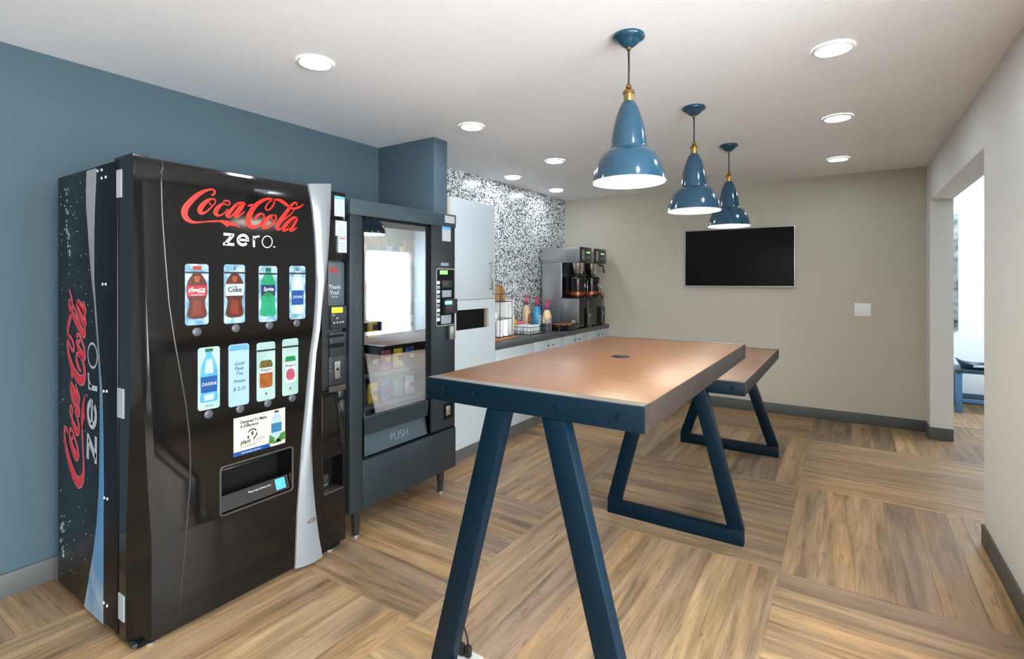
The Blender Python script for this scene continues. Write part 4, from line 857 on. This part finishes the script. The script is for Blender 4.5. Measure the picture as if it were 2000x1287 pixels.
# shelves and the stock
SHELVES = [1.50, 1.28, 1.06, 0.86, 0.68]
cols = 5; cw = (GY1 - GY0 - 0.05) / cols
for si, z in enumerate(SHELVES):
    sh_ = MB().box(sx0 + 0.08, sxf - 0.075, sy0 + 0.06, GY1 - 0.005, z - 0.012, z).build('shelf', mat('shelf_grey', (70, 74, 78), 0.4, metal=0.3), sn)
    MB().box(sxf - 0.074, sxf - 0.068, sy0 + 0.09, GY1 - 0.005, z - 0.02, z + 0.004).build('price_rail', mat('pale_rail', (84, 86, 86), 0.4), sh_)
PACKS = [('orange', (206, 98, 26)), ('yellow', (214, 170, 40)), ('red', (170, 28, 30)), ('blue', (34, 82, 160)), ('brown', (96, 58, 36)), ('green', (52, 118, 58)), ('purple', (92, 46, 112)), ('silver', (170, 172, 176)), ('pink', (196, 90, 120))]
ordn = ['leftmost', 'second from left', 'in the middle', 'second from right', 'rightmost']; shn = ['top shelf', 'second shelf', 'middle shelf', 'fourth shelf', 'bottom shelf']
for si, z in enumerate(SHELVES):
    for ci in range(cols):
        nm, cc_ = PACKS[(si * 4 + ci * 2 + (si > 2)) % len(PACKS)]
        yc = GY0 + 0.025 + cw * (ci + 0.5); hgt = 0.15 if si < 4 else 0.12; wd = cw * 0.42; xb = sxf - 0.112
        bar = si >= 2
        if bar: hgt = 0.115; wd = cw * 0.36
        t = thing('snack_bar' if bar else 'snack_bag', (xb, yc, z), '%s %s in the snack machine, %s on the %s' % (nm, 'snack bar' if bar else 'crisp bag', ordn[ci], shn[si]), 'snack', 'snacks behind the glass')
        bm_ = mat('pack_' + nm, tuple(int(v_ * 0.75) for v_ in cc_), 0.28, var=0.25, vscale=30)
        secs = []
        for k, (f_, d_) in enumerate(((0, 0.002), (0.08, 0.004), (0.2, 0.020), (0.5, 0.028), (0.8, 0.020), (0.92, 0.004), (1, 0.002))):
            ww = wd * (1.0 if k in (0, 1, 5, 6) else 0.94); d_ = d_ * (0.6 if bar else 1)
            secs.append([(xb - d_, yc - ww, z + 0.001 + f_ * hgt), (xb, yc - ww * 1.02, z + 0.001 + f_ * hgt), (xb + d_, yc - ww * .6, z + 0.001 + f_ * hgt), (xb + d_ * 1.1, yc, z + 0.001 + f_ * hgt), (xb + d_, yc + ww * .6, z + 0.001 + f_ * hgt), (xb, yc + ww * 1.02, z + 0.001 + f_ * hgt), (xb - d_, yc + ww, z + 0.001 + f_ * hgt)])
        MB().loft(secs).build('wrapper', bm_, t, 40)
        MB().box(xb + 0.029 * (0.62 if bar else 1), xb + 0.032 * (0.62 if bar else 1), yc - wd * 0.5, yc + wd * 0.5, z + hgt * 0.42, z + hgt * 0.66).build('front_print', mat('pack_' + PACKS[(si + ci * 3 + 1) % len(PACKS)][0], PACKS[(si + ci * 3 + 1) % len(PACKS)][1], 0.28, var=0.25, vscale=30), t)

# ------------------------------------------------------------------ white cabinets and counter
WLAM = mat('white_laminate', (172, 181, 186), 0.42, var=0.012, vscale=2)
WEDGE = mat('cream_edge', (206, 198, 180), 0.5)
SEAM = mat('seam_shadow_gap', (70, 74, 78), 0.7)
FX = -2.50; TY0, TY1 = 2.995, 3.577; TZ = 2.025
tw = thing('tall_cabinet', (-2.8, 3.29, 0), 'tall white cabinet with a door and a dark open slot beside the blue wall return', 'cabinet')
n0, n1 = onX(893, 606, FX), onX(954.5, 638, FX); NZ0, NZ1, NY0, NY1 = n1.z, n0.z - 0.001, 3.06, n1.y
ZS = 1.240
mb = MB(); mb.box(XL + 0.002, FX - 0.021, TY0, TY0 + 0.018, 0.09, TZ); mb.box(XL + 0.002, FX - 0.021, TY1 - 0.018, TY1, 0.09, TZ); mb.box(XL + 0.002, FX - 0.021, TY0, TY1, TZ - 0.018, TZ); mb.box(XL + 0.002, FX - 0.021, TY0, TY1, 0.09, 0.108); mb.box(XL + 0.002, XL + 0.02, TY0, TY1, 0.09, TZ)
mb.box(XL + 0.02, FX - 0.021, TY0 + 0.018, TY1 - 0.018, ZS - 0.02, ZS)
mb.build('carcass', WLAM, tw)
MB().box(FX - 0.02, FX, TY0 + 0.001, TY1 - 0.001, ZS + 0.002, TZ - 0.001, 0.0015).build('upper_door', WLAM, tw, 30)
ud = tw.children[-1]
h0, h1 = onX(963.5, 511, FX + 0.03), onX(961.5, 567, FX + 0.03)
hy = (h0.y + h1.y) / 2 - 0.005
mb = MB(); mb.tube([(FX + 0.001, hy, h1.z + 0.012), (FX + 0.03, hy, h1.z + 0.012)], 0.004); mb.tube([(FX + 0.001, hy, h0.z - 0.012), (FX + 0.03, hy, h0.z - 0.012)], 0.004); mb.tube([(FX + 0.03, hy, h1.z), (FX + 0.03, hy, h0.z)], 0.0055)
mb.build('bar_handle', mat('brushed_metal'), ud, 180)
MB().lathe([(0.011, 0), (0.011, 0.004), (0.007, 0.006)], (FX, TY1 - 0.03, ZS + 0.045), 16, 'x').build('lock', mat('brushed_metal'), ud, 40)
lf = MB()
for y0_, y1_, z0_, z1_ in ((TY0 + 0.001, TY1 - 0.001, 0.095, NZ0), (TY0 + 0.001, TY1 - 0.001, NZ1, ZS - 0.002), (TY0 + 0.001, NY0, NZ0, NZ1), (NY1, TY1 - 0.001, NZ0, NZ1)): lf.box(FX - 0.02, FX, y0_, y1_, z0_, z1_)
lf.build('lower_front', WLAM, tw)
mb = MB(); mb.box(FX - 0.052, FX - 0.047, NY0, NY1, NZ0, NZ1); mb.box(FX - 0.05, FX - 0.02, NY0, NY1, NZ0 - 0.006, NZ0); mb.box(FX - 0.05, FX - 0.02, NY0, NY1, NZ1, NZ1 + 0.006); mb.box(FX - 0.05, FX - 0.02, NY0 - 0.006, NY0, NZ0, NZ1)
mb.build('slot_lining', mat('deep_black'), tw)
MB().box(FX - 0.05, FX - 0.0202, NY1, NY1 + 0.012, NZ0, NZ1).build('slot_cheek', mat('tan_board', (150, 130, 104), 0.6), tw)
MB().box(FX - 0.03, FX - 0.004, TY0, TY1, 0.0, 0.094).build('toe_base', BASEM, tw)
MB().box(FX - 0.032, FX - 0.001, TY0 - 0.002, TY0 - 0.0002, 0.6, TZ - 0.002).build('edge_band', WEDGE, tw)
# base cabinets
CZT = 0.805
def pull(y, z, parent):
    MB().lathe([(0.004, 0), (0.004, 0.012), (0.0075, 0.014), (0.0075, 0.019)], (FX, y, z + 0.055), 10, 'x').build('knob', mat('dark_trim'), parent, 40)
    mb = MB(); mb.tube([(FX + 0.001, y - 0.020, z), (FX + 0.022, y - 0.020, z), (FX + 0.022, y + 0.020, z), (FX + 0.001, y + 0.020, z)], 0.0055, 6)
    mb.build('bow_handle', mat('dark_trim'), parent, 180)
units = [(3.579, 4.222, None), (4.223, 4.838, 4.533), (4.839, 5.446, 5.138), (5.447, YB - 0.003, 5.762)]
uname = ['plain white base cabinet next to the tall cabinet', 'white two-door base cabinet below the packet baskets', 'white two-door base cabinet below the creamer bottles', 'white two-door base cabinet below the coffee maker, in the corner']
for k, (y0_, y1_, ym) in enumerate(units):
    u = thing('base_cabinet', (-2.8, (y0_ + y1_) / 2, 0), uname[k], 'cabinet', 'white base cabinets under the counter')
    MB().box(XL + 0.002, FX - 0.021, y0_, y1_, 0.095, CZT - 0.003).build('carcass', WLAM, u)
    MB().box(XL + 0.10, FX - 0.006, y0_, y1_, 0.0, 0.094).build('toe_base', BASEM, u)
    if ym is None: MB().box(FX - 0.02, FX, y0_ + 0.002, y1_ - 0.002, 0.098, CZT - 0.005, 0.0015).build('front_panel', WLAM, u, 30)
    else:
        for a_, b_, s_ in ((y0_ + 0.002, ym - 0.002, 1), (ym + 0.002, y1_ - 0.002, -1)):
            d_ = MB().box(FX - 0.02, FX, a_, b_, 0.098, CZT - 0.005, 0.0015).build('door', WLAM, u, 30)
            pull((b_ - 0.045) if s_ == 1 else (a_ + 0.045), CZT - 0.115, d_)
ct = MB().box(XL + 0.001, FX + 0.012, TY1 + 0.001, YB - 0.002, CZT, 0.851, 0.003).build('countertop', mat('charcoal_laminate', (66, 68, 70), 0.3, var=0.12, vscale=60), None, 30)
tag(ct, 'long dark grey countertop over the white base cabinets', 'countertop')
CT = 0.8512
def sit(x, y): p = onZ(x, y, CT); return p.x, p.y

# coffee brewer with two heads
STEEL = mat('brushed_steel', (168, 170, 172), 0.3, metal=0.85, var=0.06, vscale=5, aniso=(1, 1, 0.05))
BP = mat('black_gloss_plastic', (20, 20, 22), 0.2)
br = thing('coffee_brewer', (-2.74, 5.58, CT), 'tall stainless steel twin coffee brewer in the far counter corner', 'coffee maker')
b0, b1 = 5.222, 5.935
MB().box(-2.985, -2.74, b0, b1, CT + 0.02, 1.592, 0.004).build('tower', STEEL, br, 30)
MB().box(-2.735, -2.52, b0 + 0.004, b1 - 0.004, CT + 0.02, 1.188, 0.004).build('base', STEEL, br, 30)
MB().box(-2.5195, -2.514, b0 + 0.03, b1 - 0.008, CT + 0.03, 1.186, 0.002).build('front_panel', BP, br, 30)
MB().box(-2.735, -2.505, b0 - 0.003, b1 + 0.003, 1.189, 1.200, 0.002).build('urn_shelf', BP, br, 30)
MB().box(-2.739, -2.722, b0 + 0.002, b0 + 0.014, 1.20, 1.592).build('edge_trim', mat('chrome', (220, 220, 222), 0.12, metal=1.0), br)
MB().box(-2.739, -2.730, b0 + 0.014, b1, 1.20, 1.592).build('splash_panel', BP, br)
for k, (ya, yb_) in enumerate(((b0, 5.515), (5.602, b1 + 0.002))):
    hd_ = MB().box(-2.985, -2.503, ya, yb_, 1.593, 1.762, 0.003).build('brew_head', STEEL, br, 30)
    fc = MB().box(-2.503, -2.488, ya + 0.004, yb_ - 0.002, 1.590, 1.766, 0.004).build('control_face', BP, hd_, 30)
    ym = (ya + yb_) / 2
    MB().box(-2.488, -2.4868, ya + 0.03, ya + 0.10, 1.62, 1.74).build('print_panel', mat('brushed_metal'), fc)
    MB().box(-2.488, -2.4866, ym + 0.0, ym + 0.10, 1.70, 1.718).build('green_display', mat('green_display2'), fc)
    for q in range(4): MB().box(-2.488, -2.4864, ym + 0.0 + 0.028 * q, ym + 0.018 + 0.028 * q, 1.64, 1.665).build('key', GREYP, fc)
    yc = ya + 0.145
    fn = MB().lathe([(0.045, 1.455), (0.062, 1.47), (0.080, 1.575), (0.084, 1.590)], (-2.60, yc, 0), 28).build('brew_funnel', mat('chrome'), hd_, 40)
    MB().tube([(-2.52, yc + 0.05, 1.575), (-2.475, yc + 0.065, 1.565), (-2.465, yc + 0.068, 1.48)], 0.010, 8).build('funnel_handle', BP, fn, 180)
for x, y in ((-2.96, b0 + 0.04), (-2.96, b1 - 0.04), (-2.54, b0 + 0.04), (-2.54, b1 - 0.04)): MB().lathe([(0.018, CT), (0.015, CT + 0.021)], (x, y, 0), 12).build('foot', BP, br, 40)
MB().box(-2.60, -2.56, b0 - 0.002, b0 + 0.003, 0.90, 0.945).build('rating_plate', PAPER, br)
for k, yc in enumerate((b0 + 0.145, 5.602 + 0.145)):
    u = thing('coffee_urn', (-2.60, yc, 1.2005), ('dark coffee urn with red tap under the nearer brewer head', 'dark coffee urn with red tap under the far brewer head')[k], 'coffee urn', 'coffee urns in the brewer')
    MB().lathe([(0.092, 1.2005), (0.094, 1.21), (0.094, 1.40)], (-2.60, yc, 0), 32).build('body', mat('smoked_steel', (46, 42, 42), 0.18, metal=0.7), u, 40)
    MB().lathe([(0.0955, 1.225), (0.0955, 1.262)], (-2.60, yc, 0), 32, cap=False).build('copper_band', mat('copper_band', (140, 74, 44), 0.35, metal=0.6), u, 40)
    ld = MB().lathe([(0.100, 1.401), (0.102, 1.412), (0.094, 1.428), (0.060, 1.440), (0.03, 1.445)], (-2.60, yc, 0), 32).build('lid', BP, u, 40)
    MB().tube([(-2.66, yc - 0.04, 1.43), (-2.60, yc - 0.05, 1.452), (-2.54, yc - 0.04, 1.43)], 0.008, 6).build('lid_handle', BP, ld, 180)
    MB().lathe([(0.022, 0), (0.022, 0.003)], (-2.5055, yc + 0.0, 1.335), 16, 'x').build('badge', PAPER, u)
    tp = MB(); tp.tube([(-2.51, yc, 1.225), (-2.47, yc, 1.222), (-2.462, yc, 1.19)], 0.011, 8); tp.build('tap', BP, u, 180)
    MB().tube([(-2.472, yc, 1.225), (-2.452, yc + 0.012, 1.25), (-2.442, yc + 0.02, 1.205)], 0.006, 6).build('tap_lever', mat('red_lever', (206, 52, 26), 0.35), u, 180)
    MB().tube([(-2.499, yc + 0.05, 1.23), (-2.499, yc + 0.05, 1.39)], 0.006, 6).build('sight_glass', mat('chrome'), u, 180)
for k, yc in enumerate((b0 + 0.12, 5.602 + 0.14)):
    d_ = thing('airpot_stand', (-2.50, yc, CT), ('black drip stand below the nearer coffee tap', 'black drip stand below the far coffee tap')[k], 'drip stand', 'drip stands at the brewer')
    yy = yc + 0.05
    MB().box(-2.505, -2.490, yy, yy + 0.12, CT, CT + 0.225, 0.004).build('post', BP, d_, 30)
    MB().box(-2.4895, -2.4875, yy + 0.02, yy + 0.035, CT + 0.03, CT + 0.30).build('steel_trim', mat('brushed_metal'), d_)
    MB().box(-2.4895, -2.486, yy + 0.05, yy + 0.09, CT + 0.12, CT + 0.16).build('stand_badge', GREYP, d_)

# creamer pump bottles
def creamer(x, y, hgt, body_c, side_c, label):
    r = 0.047
    t = thing('creamer_bottle', (x, y, CT), label, 'bottle', 'pump bottles on the counter')
    mbody = mat('bottle_' + label[:12].replace(' ', '_'), body_c, 0.3, var=0.12, vscale=20)
    MB().lathe([(r * 0.9, CT), (r, CT + 0.008), (r * 1.05, CT + hgt * 0.35), (r, CT + hgt * 0.72), (r * 0.7, CT + hgt * 0.92), (r * 0.42, CT + hgt)], (x, y, 0), 24).build('body', mbody, t, 40)
    a0 = -0.7
    lb = MB(); q = []
    for k in range(9):
        a = a0 + k * 0.17; q.append((lb.bm.verts.new((x + 1.06 * r * math.cos(a), y + 1.06 * r * math.sin(a), CT + hgt * 0.2)), lb.bm.verts.new((x + 1.06 * r * math.cos(a), y + 1.06 * r * math.sin(a), CT + hgt * 0.62))))
    for a, b in zip(q, q[1:]): lb.bm.faces.new((a[0], b[0], b[1], a[1]))
    lb.build('label', mat('label_' + label[:12].replace(' ', '_'), side_c, 0.35, var=0.4, vscale=45), t)
    cp_ = MB().lathe([(r * 0.45, CT + hgt), (r * 0.5, CT + hgt + 0.012), (r * 0.42, CT + hgt + 0.03)], (x, y, 0), 16).build('collar', mat('purple_cap', (92, 24, 98), 0.35), t, 40)
    z = CT + hgt + 0.03
    mb = MB(); mb.lathe([(r * 0.36, z), (r * 0.30, z + 0.025), (r * 0.16, z + 0.032), (r * 0.13, z + 0.06)], (x, y, 0), 14); mb.tube([(x, y, z + 0.06), (x + 0.0, y + 0.012, z + 0.066), (x + 0.012, y + 0.042, z + 0.060), (x + 0.014, y + 0.05, z + 0.046)], 0.007, 6); mb.tube([(x, y, z + 0.062), (x - 0.004, y - 0.02, z + 0.07)], 0.008, 6)
    mb.build('pump', mat('magenta_pump', (212, 38, 84), 0.35), t, 40)
creamer(-3.03, 4.95, 0.265, (208, 178, 140), (150, 110, 80), 'tan creamer pump bottle farthest back by the mosaic wall')
creamer(-2.925, 5.005, 0.25, (60, 150, 200), (200, 214, 224), 'blue creamer pump bottle in the middle of the three')
creamer(-2.715, 4.86, 0.225, (224, 200, 156), (190, 120, 170), 'cream coloured creamer pump bottle nearest the counter edge')

# wooden board, wire rack with cup stacks, kraft bags and white dispenser at the near end
x, y = sit(988, 661)
wb = MB().box(-2.93, -2.60, 3.66, 4.12, CT, CT + 0.014, 0.004).build('serving_board', wood_material('board_wood', (150, 92, 46), (178, 116, 62), 'y'), None, 30); tag(wb, 'brown wooden serving board at the near end of the counter', 'board')
BZ = CT + 0.0142
WIRE = mat('black_wire', (22, 22, 24), 0.4)
rk = thing('cup_rack', (-2.78, 3.98, BZ), 'black wire rack holding stacks of small white cups', 'rack')
ry0, ry1, rx0, rx1 = 3.885, 4.085, -2.90, -2.66
for (yy, xx) in ((ry0, rx0), (ry1, rx0), (ry0, rx1), (ry1, rx1)): MB().tube([(xx, yy, BZ), (xx, yy, BZ + 0.40)], 0.0032, 6).build('upright', WIRE, rk, 180)
for zz in (0.004, 0.17, 0.33, 0.40): MB().tube([(rx0, ry0, BZ + zz), (rx1, ry0, BZ + zz), (rx1, ry1, BZ + zz), (rx0, ry1, BZ + zz)], 0.0028, 6, closed=True).build('hoop', WIRE, rk)
for k in range(5): MB().tube([(rx0, ry0 + 0.04 * (k + .5), BZ + 0.33), (rx1, ry0 + 0.04 * (k + .5), BZ + 0.33)], 0.002, 5).build('basket_wire', WIRE, rk, 180)
cupn = ['front left', 'front right', 'back left', 'back right']
for k, (xx, yy, nc) in enumerate(((-2.705, 3.935, 9), (-2.705, 4.030, 9), (-2.83, 3.945, 15), (-2.83, 4.035, 13))):
    t = thing('cup_stack', (xx, yy, BZ + 0.001), 'stack of small white cups in the wire rack, %s' % cupn[k], 'cups', 'cup stacks in the wire rack')
    for q in range(nc):
        z0 = BZ + 0.007 + q * 0.0165
        MB().lathe([(0.033, z0), (0.034, z0 + 0.004), (0.0325, z0 + 0.005), (0.0315, z0 + 0.0163)], (xx, yy, 0), 20).build('cup', mat('white_paper_cup', (232, 234, 232), 0.5), t, 40)
for k, (yy, lean, cc_) in enumerate(((3.90, 0.015, (176, 136, 90)), (3.945, 0.01, (190, 152, 106)), (3.99, 0.02, (158, 118, 76)), (4.04, 0.0, (182, 142, 98)))):
    xx = -2.78; z0 = BZ + 0.335
    mb = MB().prism([(xx - 0.07, yy, z0), (xx + 0.07, yy, z0), (xx + 0.06, yy + lean, z0 + 0.11 + 0.02 * (k % 3)), (xx - 0.02, yy + lean, z0 + 0.135 + 0.02 * (k % 2)), (xx - 0.06, yy + lean, z0 + 0.10)], (0, 0.006, 0))
    tag(mb.build('kraft_bag', mat('kraft_paper_%d' % k, cc_, 0.7), None), '%s kraft paper packet in the top of the wire rack' % ('medium brown front', 'pale brown second', 'dark brown third', 'rearmost tan')[k], 'paper packet', 'kraft packets in the rack')
dp = thing('napkin_dispenser', (-2.88, 4.22, CT), 'white upright napkin dispenser behind the cup rack', 'dispenser')
MB().box(-3.0, -2.77, 4.15, 4.185, CT, CT + 0.35, 0.006).build('side', mat('white_plastic'), dp, 30)
MB().box(-3.0, -2.77, 4.255, 4.29, CT, CT + 0.35, 0.006).build('side', mat('white_plastic'), dp, 30)
MB().box(-2.99, -2.80, 4.186, 4.254, CT + 0.01, CT + 0.33, 0.004).build('napkin_pack', mat('napkin_paper', (206, 216, 222), 0.7), dp, 30)
MB().box(-2.79, -2.772, 4.186, 4.254, CT + 0.30, CT + 0.35, 0.003).build('top_bar', mat('white_plastic'), dp, 30)

# wire caddy with packets
ORD = ['first', 'second', 'third', 'fourth', 'fifth', 'sixth', 'seventh']
def wire_basket(name, label, x0, x1, y0, y1, h, cat='basket'):
    t = thing(name, ((x0 + x1) / 2, (y0 + y1) / 2, CT), label, cat, 'wire baskets on the counter')
    MB().box(x0, x1, y0, y1, CT, CT + 0.004).build('floor_sheet', WIRE, t)
    for zz in (0.03, h): MB().tube([(x0, y0, CT + zz), (x1, y0, CT + zz), (x1, y1, CT + zz), (x0, y1, CT + zz)], 0.003, 6, closed=True).build('hoop', WIRE, t)
    n = 6
    for k in range(n + 1):
        f = k / n
        for p in ((x1, y0 + (y1 - y0) * f), (x0 + (x1 - x0) * f, y0)): MB().tube([(p[0], p[1], CT + 0.002), (p[0], p[1], CT + h)], 0.0018, 5).build('wire', WIRE, t, 180)
    return t
wire_basket('packet_basket', 'black wire basket of white sugar packets on the counter', -2.86, -2.62, 4.36, 4.66, 0.075)
def packet(x, y, z, rz, m, label, group, w_=0.034, h=0.058, d=0.006):
    c, s_ = math.cos(rz), math.sin(rz)
    pts = [(x - c * w_, y - s_ * w_, z), (x + c * w_, y + s_ * w_, z), (x + c * w_ * 0.96, y + s_ * w_ * 0.96, z + h), (x - c * w_ * 0.96, y - s_ * w_ * 0.96, z + h)]
    o = MB().prism(pts, (-s_ * d, c * d, 0.0), 0.001).build('sugar_packet', m, None, 30); tag(o, label, 'packet', group)
for k in range(12):
    packet(-2.80 + (k % 2) * 0.11, 4.385 + (k // 2) * 0.042, CT + 0.006, 0.06 * ((k * 7) % 5 - 2), mat('white_packet', (222, 226, 228), 0.6, var=0.08, vscale=60), 'white sugar packet in the wire basket, %s row, %s' % (ORD[k // 2], ('wall side', 'aisle side')[k % 2]), 'white sugar packets', 0.036, 0.080)
for k in range(5): packet(-2.93 + 0.0 * k, 4.43 + k * 0.025, CT + 0.001, 0.1 * (k % 3 - 1), mat('yellow_packet', (222, 186, 60), 0.5), 'yellow sweetener packet behind the wire basket, %s from the cup rack' % ORD[k], 'yellow sweetener packets', 0.034, 0.13)
for k in range(5): packet(-2.93, 4.585 + k * 0.026, CT + 0.001, 0.1 * (k % 3 - 1), mat('pink_packet', (224, 120, 140), 0.5), 'pink sweetener packet behind the wire basket, %s from the cup rack' % ORD[k], 'pink sweetener packets', 0.034, 0.105)
sc = thing('stirrer_cup', (-2.66, 4.755, CT), 'black wire cup full of pale stirrers between the packet basket and the creamers', 'stirrer cup')
MB().lathe([(0.038, CT), (0.046, CT + 0.09), (0.043, CT + 0.09), (0.036, CT + 0.006)], (-2.66, 4.755, 0), 20).build('cup', mat('grey_mesh', (70, 76, 88), 0.5), sc, 40)
sm = MB()
for k in range(22):
    a = k * 2.4; r_ = 0.03 * math.sqrt((k + 1) / 22)
    sm.tube([(-2.66 + r_ * math.cos(a) * .7, 4.755 + r_ * math.sin(a) * .7, CT + 0.01), (-2.66 + r_ * math.cos(a) * 1.5, 4.755 + r_ * math.sin(a) * 1.5 - 0.02, CT + 0.125 + 0.012 * (k % 3))], 0.0024, 4)
o = sm.build('stirrers', mat('pale_wood_stick', (214, 206, 188), 0.7), sc); o['kind'] = 'stuff'
# black tray with tea packets before the brewer
tr = thing('packet_tray', (-2.60, 5.06, CT), 'low black tray of tea packets in front of the coffee brewer', 'tray')
tx0, tx1, ty0, ty1 = -2.72, -2.50, 4.93, 5.20
MB().box(tx0, tx1, ty0, ty1, CT, CT + 0.006).build('tray_base', BP, tr)
for a_ in ((tx0, tx0 + .006, ty0, ty1), (tx1 - .006, tx1, ty0, ty1), (tx0, tx1, ty0, ty0 + .006), (tx0, tx1, ty1 - .006, ty1)): MB().box(*a_, CT, CT + 0.062, 0.002).build('tray_side', BP, tr, 30)
for k in range(7): packet(-2.61 + 0.02 * (k % 2), 4.955 + k * 0.032, CT + 0.007, 0.05 * (k % 3 - 1), mat(('tea_amber', 'tea_brown', 'tea_dark')[k % 3], ((196, 120, 52), (120, 64, 34), (52, 34, 28))[k % 3], 0.5), '%s tea packet in the black tray, %s from the near end' % (('amber', 'brown', 'dark brown')[k % 3], ORD[k]), '%s tea packets' % ('amber', 'brown', 'dark brown')[k % 3], 0.07, 0.06, 0.01)
sb = thing('small_black_basket', (-2.62, 4.862, CT), 'small dark basket of brown packets beside the cream coloured creamer', 'basket')
MB().lathe([(0.034, CT), (0.042, CT + 0.055), (0.039, CT + 0.055), (0.031, CT + 0.006)], (-2.575, 4.862, 0), 20).build('cup', BP, sb, 40)

# ------------------------------------------------------------------ hallway light and bench
hl = thing('hall_light_panel', (1.9, 6.6, HH), 'flat white light panel in the hallway ceiling', 'ceiling light')
MB().box(1.58, 2.22, 6.28, 6.92, HH - 0.03, HH - 0.001, 0.004).build('frame', RING, hl, 30)
MB().box(1.60, 2.20, 6.30, 6.90, HH - 0.034, HH - 0.031).build('diffuser', mat('panel_glow', (255, 255, 255), 0.5, emit=(232, 244, 255), estr=HALL), hl)
# hallway bench seen through the opening
hb = thing('hall_bench', (1.3, 7.28, 0), 'low blue side table in the bright hallway', 'side table')
HB = mat('mid_blue_paint', (70, 118, 158), 0.4)
hx0, hx1, hy0, hy1, hz = 0.955, 1.75, 7.10, 7.50, 0.455
MB().box(hx0 - 0.01, hx1, hy0 - 0.01, hy1, hz - 0.035, hz, 0.003).build('top', mat('dark_teal_top', (32, 62, 76), 0.4), hb, 30)
for x, y in ((hx0, hy0), (hx1 - 0.05, hy0), (hx0, hy1 - 0.05), (hx1 - 0.05, hy1 - 0.05)): MB().box(x, x + 0.05, y, y + 0.05, 0, hz - 0.036, 0.003).build('leg', HB, hb, 30)
for y in (hy0 + 0.015, hy1 - 0.035): MB().box(hx0 + 0.05, hx1 - 0.05, y, y + 0.02, 0.11, 0.15, 0.002).build('stretcher', HB, hb, 30)
bk = thing('serving_tray', (1.17, 7.3, hz), 'dark oval tray with a hand hole on the hallway table', 'tray')
mb = MB(); n = 28
def oval(rx, ry, z): return [(1.17 + rx * math.cos(2 * PI * k / n), 7.29 + ry * math.sin(2 * PI * k / n), z + (0.055 * abs(math.cos(2 * PI * k / n + 0.0)) ** 3 if z > hz + .02 else 0)) for k in range(n)]
mb.loft([oval(0.15, 0.11, hz + 0.001), oval(0.20, 0.15, hz + 0.05), oval(0.192, 0.143, hz + 0.05), oval(0.142, 0.104, hz + 0.008)]); mb.build('bowl', mat('dark_teal_top'), bk, 40)
MB().tube([(1.17 - 0.07, 7.145, hz + 0.035), (1.17, 7.138, hz + 0.04), (1.17 + 0.07, 7.145, hz + 0.035)], 0.011, 8).build('hand_hole', mat('pale_hole', (190, 204, 208), 0.5), bk, 180)
a, b = onY(1860, 418, HYB), onY(1871, 645, HYB)
ap = thing('mosaic_panel', ((a.x + b.x) / 2, HYB, b.z), 'narrow mosaic artwork on the hallway end wall, mostly hidden by the pillar', 'artwork')
MB().box(a.x - 0.2, b.x, HYB - 0.02, HYB - 0.001, b.z, a.z, 0.002).build('panel', mat('mottled_mosaic_print', (120, 126, 128), 0.4, var=0.9, vscale=14), ap, 30)
